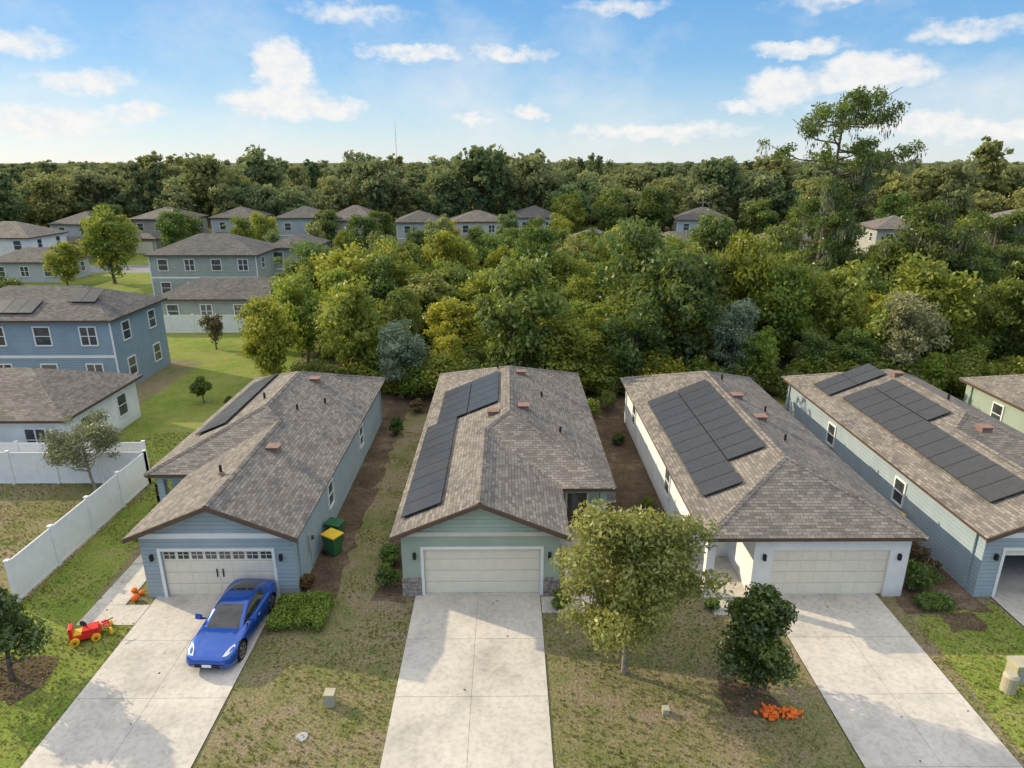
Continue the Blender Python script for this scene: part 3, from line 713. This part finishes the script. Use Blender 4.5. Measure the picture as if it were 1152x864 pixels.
midn=[(-55,95,1.35,1),(-59,91,.9,2),(-57,118,1.0,3),(-70,118,1.0,0),(-19,98,.85,3),(-9,108,.75,1),(1,106,.8,3),(7,99,1.0,5),(13,108,.85,0),(22,103,.7,3),
 (-33,118,.8,4),(-45,117,.9,3),(38,106,.7,0),(43,104,.8,3),(50,108,.8,1),(57,102,.7,5),(70,106,.7,0),(78,106,.8,3),(-10.5,120,1.0,2),(20,132,1.4,3),(28,134,1.4,3),(48,134,1.3,5),(56,130,1.2,2),(72,128,1.3,3),(98,122,1.3,0),
 (-64,76,.7,5),(-52,70,.7,0),(-46,64,.5,1),(12,134,1.4,1),(0,118,1.0,4),(-22,119,1.0,3),(-15,115,.8,0),(-5,114,.85,5),(5,115,.9,3),(9,120,1.0,1),(-71,124,1.1,3),(-58,125,1.1,0),(-33.5,128,1.1,5),(-49,112,.7,2),(-38,112,.7,4),(30,108,.6,1),(63,100,.7,1),(85,104,.7,2),(92,98,.8,0),(-44,124,1.0,1),(-27,114,.8,2)]
for x,y,s,k in midn: place(names[k],mids[k],x,y,s)
for x,y,s in ((-6,142,1.3),(6,146,1.2),(44,150,1.15),(-62,150,1.2),(-26,144,1.15)): place('tall_oak_tree',fars[1],x,y,s)

ex=[(-3.7,1.35,8,24),(-13.95,-9,8,24),(10.15,14.75,8,24),(19.1,23.9,8,24),(-4.2,4.5,22.9,43),(-16.3,-8.3,22.8,42),(7.7,15.7,22.7,42),(18.4,26.8,22.7,42),(-300,300,10.5,12.05),(-16.2,-13.8,21.1,22.5),(-16.2,-14.8,22,28.4),
    (-8.4,-7.0,21.4,44),(4.6,7.7,24.6,46),(15.6,18.5,22,46),(7.8,10.2,21.5,22.7),(1.3,3.7,21.7,27),(-5.2,-4,23,43)]
rng=np.random.default_rng(77)
n=110000; gx=rng.uniform(-30,28,n); gy=rng.uniform(12.5,40,n); keep=np.ones(n,bool)
for a,b_,c,d in ex: keep&=~((gx>a)&(gx<b_)&(gy>c)&(gy<d))
dens=np.sin(gx*.9+np.sin(gy*.7)*2)*np.cos(gy*.8+gx*.3)+rng.normal(0,.4,n)
keep&=dens>-.2
gx=gx[keep];gy=gy[keep]; n=len(gx)
c=np.stack([gx,gy,np.full(n,.03)],1); d=np.stack([rng.normal(0,1,n),rng.normal(0,1,n),rng.uniform(0,.8,n)],1)
gv=leaf_arrays(rng,c,d,.10,1.4,.3,0)
gt=np.clip(rng.uniform(0,.6,n)+.25*np.sin(gx*.5)*np.cos(gy*.6)+.2,0,1)
me=veg_mesh('grass',[],[],gv,gt,[F_GRS,F_GRS]); ob=bpy.data.objects.new('grass',me); COL.objects.link(ob)
n=1700; lx=rng.uniform(-20,20,n); ly=rng.uniform(13,24,n); kp=np.ones(n,bool)
for a,b_ in ((-3.8,1.4),(-14,-8.9),(10,14.8),(19,24)): kp&=~((lx>a)&(lx<b_)&(rng.uniform(0,1,n)<.95))
lx=lx[kp];ly=ly[kp];n=len(lx); c=np.stack([lx,ly,np.full(n,.06)],1); d=np.tile([0,0,1.],(n,1))
me=veg_mesh('fallen_leaves',[],[],leaf_arrays(rng,c,d,.07,1.5,.25),rng.uniform(0,1,n),[F_RED,F_RED]); ob=bpy.data.objects.new('fallen_leaves',me); COL.objects.link(ob)

# ---------------------------------------------------------------- car
def interp(xs,tab,x):
    xs=list(xs); i=max(j for j in range(len(xs)-1) if xs[j]<=x+1e-9) if x>=xs[0] else 0
    i=min(i,len(xs)-2); t=(x-xs[i])/(xs[i+1]-xs[i]); t=min(1,max(0,t))
    p1=np.array(tab[i]);p2=np.array(tab[i+1]); h=xs[i+1]-xs[i]
    m1=(p2-np.array(tab[i-1]))/(xs[i+1]-xs[i-1])*h if i>0 else p2-p1
    m2=(np.array(tab[i+2])-p1)/(xs[i+2]-xs[i])*h if i+2<len(xs) else p2-p1
    return (2*t**3-3*t**2+1)*p1+(t**3-2*t**2+t)*m1+(-2*t**3+3*t**2)*p2+(t**3-t**2)*m2
def build_car():
    par=root('blue_sports_car')
    m,nt,bs=new_mat('car_paint_blue'); bs.inputs['Metallic'].default_value=.45; bs.inputs['Roughness'].default_value=.27
    bs.inputs['Coat Weight'].default_value=1; bs.inputs['Coat Roughness'].default_value=.03; PAINT=m
    f=noise(nt,geopos(nt),220,2); L(nt,ramp(nt,f,[(.3,(.004,.06,.33)),(.7,(.007,.085,.46))]),bs.inputs['Base Color'])
    CG=glass('car_glass',(.015,.018,.02),.04); LAMP=plain('headlamp',(.6,.62,.65),.1,.3,spec=.9); RIM=plain('wheel_rim',(.45,.45,.47),.3,.9); RED=plain('tail_lamp',(.35,.01,.01),.2)
    st=[(-2.15,.62,.36,.76),(-2.08,.78,.28,.86),(-1.92,.86,.20,.91),(-1.6,.905,.17,.935),(-1.25,.92,.16,.935),(-.8,.90,.16,.91),(-.3,.885,.16,.885),(.3,.88,.16,.865),(.8,.89,.16,.82),(1.25,.905,.16,.775),(1.6,.89,.16,.715),(1.88,.83,.17,.65),(2.06,.74,.20,.59),(2.15,.60,.27,.51)]
    xs=[s[0] for s in st]; tab=[s[1:] for s in st]
    NX=130; V=[];F=[]
    for x in np.linspace(-2.15,2.15,NX):
        w,zl,zt=interp(xs,tab,x)
        key=[(0,zl),(.6*w,zl),(.92*w,zl+.03),(w*.985,zl+.14),(w,(zl+zt)/2),(w*.985,zt-.15),(w*.925,zt-.045),(w*.78,zt),(w*.5,zt+.008),(w*.25,zt+.018),(0,zt+.02)]
        ts_=list(range(len(key))); pr=[]
        for j in range(40+1):
            u=j/40*(len(key)-1); pr.append(tuple(interp(ts_,key,u)))
        ring=pr+[(-a,z) for a,z in pr[-2:0:-1]]
        n=len(ring); V+=[[x,a,z] for a,z in ring]
    for i in range(NX-1):
        for j in range(n): F.append((i*n+j,(i+1)*n+j,(i+1)*n+(j+1)%n,i*n+(j+1)%n))
    ar=.385; V=np.array(V); keepf=[]
    V0=V.copy()
    def inside(c): return abs(c[1])>.5 and c[2]<.80 and min(math.hypot(c[0]-1.32,c[2]-.34),math.hypot(c[0]+1.33,c[2]-.34))<ar
    for f in F:
        c=V0[list(f)].mean(0)
        if not inside(c): keepf.append(f)
    used=set(i for f in keepf for i in f)
    for i in used:
        p=V0[i]
        if inside(p):
            for cx_ in (1.32,-1.33):
                d=math.hypot(p[0]-cx_,p[2]-.34)
                if d<ar: q=ar/max(d,.01); V[i][0]=cx_+(p[0]-cx_)*q; V[i][2]=.34+(p[2]-.34)*q
    keepf.append(tuple(range(n))); keepf.append(tuple(range((NX-1)*n,NX*n))[::-1])
    me=bpy.data.meshes.new('body'); me.from_pydata([tuple(v) for v in V],[],keepf); me.materials.append(PAINT)
    bm=bmesh.new(); bm.from_mesh(me); bmesh.ops.recalc_face_normals(bm,faces=bm.faces); bm.to_mesh(me); bm.free()
    body=bpy.data.objects.new('body',me); COL.objects.link(body); me.shade_smooth(); body.parent=par
    cs=[(.86,.70,.79,.70,.80),(.62,.73,.84,.66,.955),(.30,.75,.86,.61,1.12),(-.02,.77,.87,.56,1.245),(-.35,.78,.88,.555,1.29),(-.75,.78,.90,.555,1.275),(-1.15,.77,.92,.54,1.20),(-1.5,.73,.93,.52,1.085),(-1.82,.66,.92,.50,.95)]
    V=[];F=[];M=[]
    for x,wb,zb,wt,zt in cs:
        zb-=.05
        V+=[(x,-wb,zb),(x,-wb+.02+(wb-wt)*.25,zb+(zt-zb)*.35),(x,-wt-.03,zt-.06),(x,-wt+.06,zt-.005),(x,-.25,zt+.02),(x,.25,zt+.02),(x,wt-.06,zt-.005),(x,wt+.03,zt-.06),(x,wb-.02-(wb-wt)*.25,zb+(zt-zb)*.35),(x,wb,zb)]
    for i in range(len(cs)-1):
        for j in range(9):
            F.append((i*10+j,(i+1)*10+j,(i+1)*10+j+1,i*10+j+1))
            side=j in(0,1,7,8); top=j in(3,4,5)
            gl=(side and 1<=i<=5) or (top and (i<=2 or i>=5))
            M.append(1 if gl else 0)
    me=bpy.data.meshes.new('cabin'); me.from_pydata(V,[],F); me.materials.append(PAINT); me.materials.append(CG); me.polygons.foreach_set('material_index',M)
    bm=bmesh.new(); bm.from_mesh(me); bmesh.ops.recalc_face_normals(bm,faces=bm.faces); bm.to_mesh(me); bm.free()
    cb=bpy.data.objects.new('cabin',me); COL.objects.link(cb); cb.parent=par; me.shade_smooth(); s=cb.modifiers.new('s','SUBSURF'); s.levels=2; s.render_levels=2
    w=B('wheels',[BLACK,RIM],par)
    for x in (1.32,-1.33):
        for sy in (-1,1):
            yo=sy*.87; yi=sy*.66
            w.cyl((x,sy*.45,.34),(x,sy*.86,.34),ar-.005,ar-.005,BLACK,36,caps=False)
            w.cyl((x,sy*.45,.34),(x,sy*.46,.34),ar,ar,BLACK,36)
            w.cyl((x,yi,.33),(x,yo,.33),.33,.33,BLACK,32); w.cyl((x,yo,.33),(x,yo+sy*.006,.33),.235,.23,BLACK,28)
            for k in range(6):
                a=k*math.pi/3; d=Vector((math.cos(a),0,math.sin(a))); p=Vector((-math.sin(a),0,math.cos(a)))
                w.obox(Vector((x,yo+sy*.006,.33))-p*.03+d*.03,d*.2,p*.06,Vector((0,sy*.015,0)),RIM)
            w.cyl((x,yo+sy*.005,.33),(x,yo+sy*.025,.33),.05,.05,RIM,12)
            seg=28
            for k in range(seg):
                a=2*math.pi*k/seg; a2=2*math.pi*(k+1)/seg
                q=[(x+math.cos(t)*r_,yo+sy*.01,.33+math.sin(t)*r_) for t,r_ in ((a,.215),(a2,.215),(a2,.25),(a,.25))]; w.poly(q,RIM)
    w.done()
    d=B('details',[LAMP,PAINT,RED,BLACK],par)
    def ztop(x,y):
        w_,zl,zt=interp(xs,tab,x); r=abs(y)/w_
        return zt+.012 if r<.78 else zt+.01-.05*((r-.78)/.145) 
    for sy in (-1,1):
        hl=[(2.02,.50),(1.98,.64),(1.80,.735),(1.55,.775),(1.50,.72),(1.70,.60)]
        d.poly([(x,sy*y,ztop(x,y)+.006) for x,y in hl],LAMP,True)
        d.poly([(-2.10,sy*.5,.72),(-2.09,sy*.74,.72),(-2.05,sy*.78,.84),(-2.1,sy*.55,.83)],RED)
        d.obox((.55,sy*.90,.93),(-.12,0,.0),(0,sy*.20,.03),(-.02,0,.13),PAINT)
        d.box(.44,.52,sy*.74,sy*.9,.93,.96,BLACK)
        d.box(-.25,-.1,sy*.885,sy*.905,.70,.725,LAMP)
        d.cyl((-2.10,sy*.5,.32),(-2.2,sy*.5,.30),.05,.05,RIM,12)
        d.cyl((2.06,sy*.52,.36),(2.13,sy*.52,.36),.05,.05,LAMP,12)
    d.box(2.10,2.165,-.42,.42,.28,.40,BLACK); d.box(2.15,2.18,-.16,.16,.30,.40,WHITE)
    for y in (-.5,.5): 
        d.poly([(1.95,y-.006,ztop(1.95,y)+.004),(1.95,y+.006,ztop(1.95,y)+.004),(.95,y*1.15+.006,ztop(.95,y)+.012),(.95,y*1.15-.006,ztop(.95,y)+.012)],BLACK,True)
    d.cyl((.78,.1,.86),(.45,-.45,1.03),.012,.01,BLACK,6); d.cyl((.78,-.3,.86),(.5,-.6,.99),.012,.01,BLACK,6)
    d.done(bevel=.006)
    par.location=(-9.98,20.75,.045); par.rotation_euler=(0,0,R(-93)); return par
build_car()

# ---------------------------------------------------------------- small objects
TR=plain('toy_red',(.65,.03,.02),.35); TY=plain('toy_yellow',(.75,.5,.03),.4); TG=plain('bin_green',(.03,.12,.05),.5); OR=plain('orange_petals',(.75,.16,.02),.6); TAN=plain('utility_tan',(.42,.38,.27),.6); GRYM=plain('grey_metal',(.35,.36,.36),.5)
b=B('toy_ride_on_car',[TR,TY,BLACK])
b.box(-.5,.45,-.24,.24,.16,.34,TR); b.box(-.1,.42,-.22,.22,.34,.48,TR); b.box(-.5,-.38,-.22,.22,.34,.66,TR); b.box(-.38,-.1,-.2,.2,.34,.38,TY)
for x in (-.34,.32):
    for s in (-1,1): b.cyl((x,s*.22,.15),(x,s*.34,.15),.15,.15,TY,16); b.cyl((x,s*.34,.15),(x,s*.36,.15),.06,.06,TR,10)
b.cyl((.08,0,.46),(-.04,0,.66),.02,.02,BLACK,8); b.cyl((-.05,0,.64),(-.02,0,.67),.13,.13,BLACK,16)
o=b.done(bevel=.03); o.location=(-15.25,20.5,0); o.rotation_euler[2]=R(25)
b=B('toy_tricycle',[TR,TY,BLACK])
b.cyl((.3,0,.16),(.3,.06,.16),.16,.16,TY,16); b.cyl((-.25,.2,.12),(-.25,.26,.12),.12,.12,TY,14); b.cyl((-.25,-.2,.12),(-.25,-.26,.12),.12,.12,TY,14)
b.cyl((-.25,-.2,.12),(-.25,.2,.12),.02,.02,TR,8); b.cyl((-.25,0,.12),(.2,0,.32),.03,.03,TR,8); b.cyl((.3,.03,.16),(.18,.03,.56),.02,.02,TR,8); b.cyl((.18,-.18,.56),(.18,.22,.56),.02,.02,BLACK,8); b.box(-.3,-.05,-.1,.1,.28,.33,TR)
o=b.done(bevel=.01); o.location=(-14.75,20.9,0); o.rotation_euler[2]=R(-40)
def pumpkin(x,y,r,z=0):
    V=[];F=[];n=24;k=9
    for i in range(k+1):
        t=math.pi*i/k
        for j in range(n):
            a=2*math.pi*j/n; rr=r*math.sin(t)*(1-.1*abs(math.cos(a*4))); V.append((math.cos(a)*rr,math.sin(a)*rr,r*.8-math.cos(t)*r*.78))
    for i in range(k):
        for j in range(n): F.append((i*n+j,i*n+(j+1)%n,(i+1)*n+(j+1)%n,(i+1)*n+j))
    i=len(V)
    V+=[(-.02,-.02,r*1.5),(.02,-.02,r*1.5),(.02,.02,r*1.5),(-.02,.02,r*1.5),(0,0,r*1.85)]; F+=[(i,i+1,i+4),(i+1,i+2,i+4),(i+2,i+3,i+4),(i+3,i,i+4)]
    me=bpy.data.meshes.new('pumpkin'); me.from_pydata(V,[],F); me.materials.append(OR); me.shade_smooth(); o=bpy.data.objects.new('pumpkin',me); COL.objects.link(o); o.location=(x,y,z)
pumpkin(-14.65,22.7,.17,.02); pumpkin(-14.95,23.2,.13,.04); pumpkin(-14.6,23.1,.12,.02)
rng=np.random.default_rng(8); pts=np.concatenate([rng.normal((-.25,0,.12),(.16,.12,.04),(120,3)),rng.normal((.28,-.03,.12),(.16,.1,.04),(120,3))])
me=veg_mesh('orange_flower_clump',[],[],leaf_arrays(rng,pts,np.tile([0,-.3,1.],(240,1)),.12,1.3,.5),rng.uniform(0,1,240),[OR,OR]); o=bpy.data.objects.new('orange_flower_clump',me); COL.objects.link(o); o.location=(8.5,16.75,0)
def bin_(x,y,rot,body,lid):
    b=B('wheelie_bin',[body,lid,BLACK])
    b.poly([(-.24,-.26,.08),(.24,-.26,.08),(.3,-.33,.95),(-.3,-.33,.95)],body); b.poly([(.24,.26,.08),(-.24,.26,.08),(-.3,.33,.95),(.3,.33,.95)],body)
    b.poly([(.24,-.26,.08),(.24,.26,.08),(.3,.33,.95),(.3,-.33,.95)],body); b.poly([(-.24,.26,.08),(-.24,-.26,.08),(-.3,-.33,.95),(-.3,.33,.95)],body); b.box(-.24,.24,-.26,.26,.06,.08,body)
    b.obox((-.33,-.37,.95),(.66,0,0),(0,.74,.04),(0,0,.06),lid); b.cyl((-.3,.38,.93),(.3,.38,.93),.02,.02,BLACK,8)
    for s in (-1,1): b.cyl((s*.24,.3,.12),(s*.3,.3,.12),.12,.12,BLACK,14)
    o=b.done(bevel=.012); o.location=(x,y,0); o.rotation_euler[2]=R(rot)
bin_(-7.65,26.0,60,TG,TY); bin_(-7.8,27.0,75,TG,TG); bin_(17.9,27.6,-80,TG,TY)
def acunit(x,y):
    b=B('air_conditioner_unit',[GRYM,BLACK]); b.box(-.42,.42,-.42,.42,0,.06,CONC); b.box(-.38,.38,-.38,.38,.06,.82,GRYM); b.cyl((0,0,.82),(0,0,.85),.3,.28,BLACK,20)
    for i in range(10): b.box(-.385,.385,-.385,.385,.14+i*.065,.155+i*.065,BLACK)
    o=b.done(bevel=.01); o.location=(x,y,0)
acunit(5.1,31); acunit(16.2,30.5)
for x,y in ((-7.9,24.9),(15.72,25)):
    b=B('electric_meter',[GRYM]); b.box(-.08,.1,-.25,.25,1.0,1.75,GRYM); b.cyl((.1,0,1.5),(.2,0,1.5),.09,.09,GLASS,14); b.box(-.02,.04,-.03,.03,0,1.0,GRYM); o=b.done(bevel=.01); o.location=(x-.4 if x<0 else x-.05,y,0)
def pedestal(x,y,w,h,cyl=False):
    b=B('utility_pedestal',[TAN])
    if cyl: b.cyl((0,0,0),(0,0,h*.85),w/2,w/2,TAN,18); b.cyl((0,0,h*.85),(0,0,h),w/2*1.08,w/2*.75,TAN,18)
    else: b.box(-w/2,w/2,-w/2,w/2,0,h*.8,TAN); b.box(-w*.56,w*.56,-w*.56,w*.56,h*.8,h,TAN); b.box(-w*.3,w*.3,-w*.53,-w*.5,h*.2,h*.6,GRYM)
    o=b.done(bevel=.02); o.location=(x,y,0)
pedestal(-5.65,17.3,.3,.5); pedestal(4.95,16.85,.2,.22); pedestal(16.35,17.7,.45,.7,True); pedestal(17.0,18.2,.5,.75)
b=B('storm_drain_cover',[GRYM]); b.cyl((0,0,0),(0,0,.03),.18,.18,GRYM,16); o=b.done(); o.location=(-6.2,16.0,0)

def small_car(x,y,rot,col):
    P_=plain('paint_%d'%int(col[0]*100),col,.3,.2,var=.02,coat=1)
    b=B('parked_car',[P_,GLASS,BLACK])
    prof=[(-2.2,.3),(-2.25,.75),(-2.1,.95),(-1.7,1.0),(-1.2,1.42),(.3,1.45),(1.0,1.0),(2.0,.85),(2.2,.65),(2.2,.3)]
    for s in (-1,1): b.poly([(a,s*.88,z) for a,z in (prof if s<0 else prof[::-1])],P_)
    for (a,z),(c,w) in zip(prof,prof[1:]+prof[:1]):
        mt=GLASS if (a,z) in ((-1.7,1.0),(.3,1.45)) else P_
        b.poly([(a,-.88,z),(a,.88,z),(c,.88,w),(c,-.88,w)],mt)
    for s in (-1,1): b.poly([(-1.45,s*.885,1.02),(-1.1,s*.885,1.36),(.25,s*.885,1.38),(.8,s*.885,1.02)],GLASS)
    for q in (-1.4,1.35):
        for s in (-1,1): b.cyl((q,s*.7,.32),(q,s*.9,.32),.32,.32,BLACK,16)
    o=b.done(bevel=.05); o.location=(x,y,0); o.rotation_euler[2]=R(rot)
for x,y,r_,c in ((-33,103,10,(.7,.7,.7)),(-50,105,0,(.5,.5,.52)),(-26,113,90,(.75,.75,.75)),(-40,104.5,0,(.3,.02,.02)),(-16,110,90,(.6,.6,.6)),(78,104,0,(.75,.75,.76)),(88,107,90,(.05,.06,.1)),(70,103,0,(.4,.4,.4)),(20,108,0,(.7,.7,.7)),(64,106,90,(.8,.8,.8))): small_car(x,y,r_,c)
b=B('radio_mast',[GRYM])
for s in range(3):
    a=s*2.094; b.cyl((math.cos(a)*.7,math.sin(a)*.7,0),(0,0,52),.06,.04,GRYM,5)
for k in range(13):
    z=k*4; r_=.7*(1-z/52)
    for s in range(3):
        a=s*2.094; a2=(s+1)*2.094; r2=.7*(1-(z+4)/52); b.cyl((math.cos(a)*r_,math.sin(a)*r_,z),(math.cos(a2)*r2,math.sin(a2)*r2,z+4),.03,.03,GRYM,4)
o=b.done(); o.location=(-80,520,-8)
for x,y,h in ((35,124,10),(76,120,10)):
    b=B('utility_pole',[BARKG]); b.cyl((0,0,0),(0,0,h),.13,.09,BARKG,8); b.box(-1.1,1.1,-.05,.05,h-.8,h-.68,BARKG)
    for q in (-1,-.4,.4,1): b.cyl((q,0,h-.68),(q,0,h-.5),.04,.04,GRYM,6)
    o=b.done(); o.location=(x,y,0)

# ---------------------------------------------------------------- light + sky
az=R(-63); el=R(24)
ts=Vector((math.sin(az)*math.cos(el),math.cos(az)*math.cos(el),math.sin(el)))
sl=bpy.data.lights.new('sun','SUN'); sl.energy=5.0; sl.angle=R(.6); sl.color=(1,.85,.58)
so=bpy.data.objects.new('sun',sl); COL.objects.link(so); so.rotation_euler=ts.to_track_quat('Z','Y').to_euler(); so.location=(-40,30,60)
w=bpy.data.worlds.new('World'); scene.world=w; w.use_nodes=True; nt=w.node_tree
for n_ in list(nt.nodes): nt.nodes.remove(n_)
out=N(nt,'ShaderNodeOutputWorld'); bg=N(nt,'ShaderNodeBackground'); sky=N(nt,'ShaderNodeTexSky'); sky.sky_type='NISHITA'
sky.sun_disc=False; sky.sun_elevation=el; sky.sun_rotation=az%(2*math.pi); sky.air_density=1.0; sky.dust_density=.3; sky.ozone_density=2.5
bg.inputs[1].default_value=.15
tc=N(nt,'ShaderNodeTexCoord').outputs['Generated']
sp=N(nt,'ShaderNodeSeparateXYZ'); L(nt,tc,sp.inputs[0])
A=math_(nt,'ARCTAN2',sp.outputs[0],sp.outputs[1]); hyp=math_(nt,'SQRT',math_(nt,'ADD',math_(nt,'MULTIPLY',sp.outputs[0],sp.outputs[0]),math_(nt,'MULTIPLY',sp.outputs[1],sp.outputs[1])))
Q=math_(nt,'DIVIDE',sp.outputs[2],math_(nt,'MAXIMUM',hyp,.001))
grad=ramp(nt,Q,[(.0,(.74,.84,.90)),(.05,(.52,.72,.89)),(.12,(.24,.52,.86)),(.22,(.13,.40,.82)),(.6,(.16,.38,.76))])
vm=N(nt,'ShaderNodeVectorMath',operation='SCALE'); L(nt,grad,vm.inputs[0]); vm.inputs['Scale'].default_value=6.67
L(nt,mixc(nt,.78,sky.outputs[0],vm.outputs[0]),bg.inputs[0])
mp=N(nt,'ShaderNodeMapping'); mp.inputs['Scale'].default_value=(1,1,1.6); L(nt,tc,mp.inputs[0])
def cn(scale,det,off):
    n_=N(nt,'ShaderNodeTexNoise'); n_.inputs['Scale'].default_value=scale; n_.inputs['Detail'].default_value=det; n_.inputs['Roughness'].default_value=.6
    m2=N(nt,'ShaderNodeVectorMath',operation='ADD'); m2.inputs[1].default_value=(off,off*1.3,off*.7); L(nt,mp.outputs[0],m2.inputs[0]); L(nt,m2.outputs[0],n_.inputs['Vector']); return n_.outputs['Fac']
n1=cn(22,5,0); n2=cn(22,5,5.3); n3=cn(50,4,9.1)
Ad=math_(nt,'ADD',A,math_(nt,'MULTIPLY',math_(nt,'SUBTRACT',n1,.5),.075)); Qd=math_(nt,'ADD',Q,math_(nt,'MULTIPLY',math_(nt,'SUBTRACT',n2,.5),.045))
clouds=[(-.292,.114,.040,.032,1),(-.305,.074,.062,.021,1),(-.25,.064,.055,.014,.9),(-.564,.042,.08,.018,.85),(-.52,.088,.055,.012,.75),(-.467,.054,.035,.011,.8),(-.12,.134,.07,.010,.75),(0,.137,.06,.010,.7),(.03,.061,.028,.010,.8),(-.045,.053,.035,.008,.7),
 (.2,.036,.12,.012,.75),(.363,.088,.046,.024,1),(.457,.098,.066,.024,1),(.527,.041,.055,.013,.9),(.31,.068,.028,.010,.8),(.37,.134,.06,.010,.75),(.6,.032,.06,.014,.85),(-.60,.125,.07,.014,.75),(.55,.14,.06,.011,.65),(-.2,.18,.07,.012,.55),(.15,.19,.06,.010,.55),(.42,.19,.07,.014,.65)]
cur=None
for (a,q,rx,ry,s) in clouds:
    dx=math_(nt,'DIVIDE',math_(nt,'SUBTRACT',Ad,a),rx); dy=math_(nt,'DIVIDE',math_(nt,'SUBTRACT',Qd,q),ry)
    d=math_(nt,'ADD',math_(nt,'MULTIPLY',dx,dx),math_(nt,'MULTIPLY',dy,dy))
    v=math_(nt,'MULTIPLY',math_(nt,'SUBTRACT',1,math_(nt,'MULTIPLY',d,.55),clamp=True),s)
    cur=v if cur is None else math_(nt,'MAXIMUM',cur,v)
n4=cn(5,5,2.2)
wis=N(nt,'ShaderNodeMapRange'); wis.inputs[1].default_value=.46; wis.inputs[2].default_value=.8; L(nt,n4,wis.inputs[0]); wis.inputs[4].default_value=.6
al=math_(nt,'ADD',cur,math_(nt,'MULTIPLY',math_(nt,'SUBTRACT',n3,.5),.7))
mr=N(nt,'ShaderNodeMapRange',interpolation_type='SMOOTHSTEP'); mr.inputs[1].default_value=.05; mr.inputs[2].default_value=.85; L(nt,al,mr.inputs[0])
alpha=math_(nt,'MAXIMUM',math_(nt,'MULTIPLY',mr.outputs[0],.92),wis.outputs[0])
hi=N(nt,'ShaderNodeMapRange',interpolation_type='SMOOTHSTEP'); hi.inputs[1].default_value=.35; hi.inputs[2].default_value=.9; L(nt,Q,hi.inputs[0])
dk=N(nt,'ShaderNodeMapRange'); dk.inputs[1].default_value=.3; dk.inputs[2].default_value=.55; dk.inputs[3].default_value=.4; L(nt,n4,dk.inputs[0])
fill_deck=math_(nt,'MULTIPLY',hi.outputs[0],dk.outputs[0],clamp=True)  # bright cloud layer overhead, out of view, added to raise ambient light
alpha=math_(nt,'MAXIMUM',alpha,fill_deck)
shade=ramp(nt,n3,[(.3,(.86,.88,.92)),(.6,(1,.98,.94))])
cb=N(nt,'ShaderNodeBackground'); L(nt,shade,cb.inputs[0]); L(nt,math_(nt,'ADD',.97,math_(nt,'MULTIPLY',hi.outputs[0],.60)),cb.inputs[1])  # extra strength high up feeds the added ambient fill
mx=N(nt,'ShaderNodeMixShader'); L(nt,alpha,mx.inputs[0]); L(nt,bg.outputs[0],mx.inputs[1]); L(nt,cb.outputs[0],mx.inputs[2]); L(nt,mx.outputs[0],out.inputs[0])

cam=bpy.data.cameras.new('camera'); cam.sensor_width=36; cam.lens=23.75; cam.clip_end=6000; cam.clip_start=.1
co=bpy.data.objects.new('camera',cam); COL.objects.link(co); co.location=(0,0,16.5); co.rotation_euler=(R(90-18.35),0,R(-.45)); scene.camera=co
scene.view_settings.view_transform='Standard'; scene.view_settings.look='None'; scene.view_settings.exposure=0; scene.view_settings.gamma=1
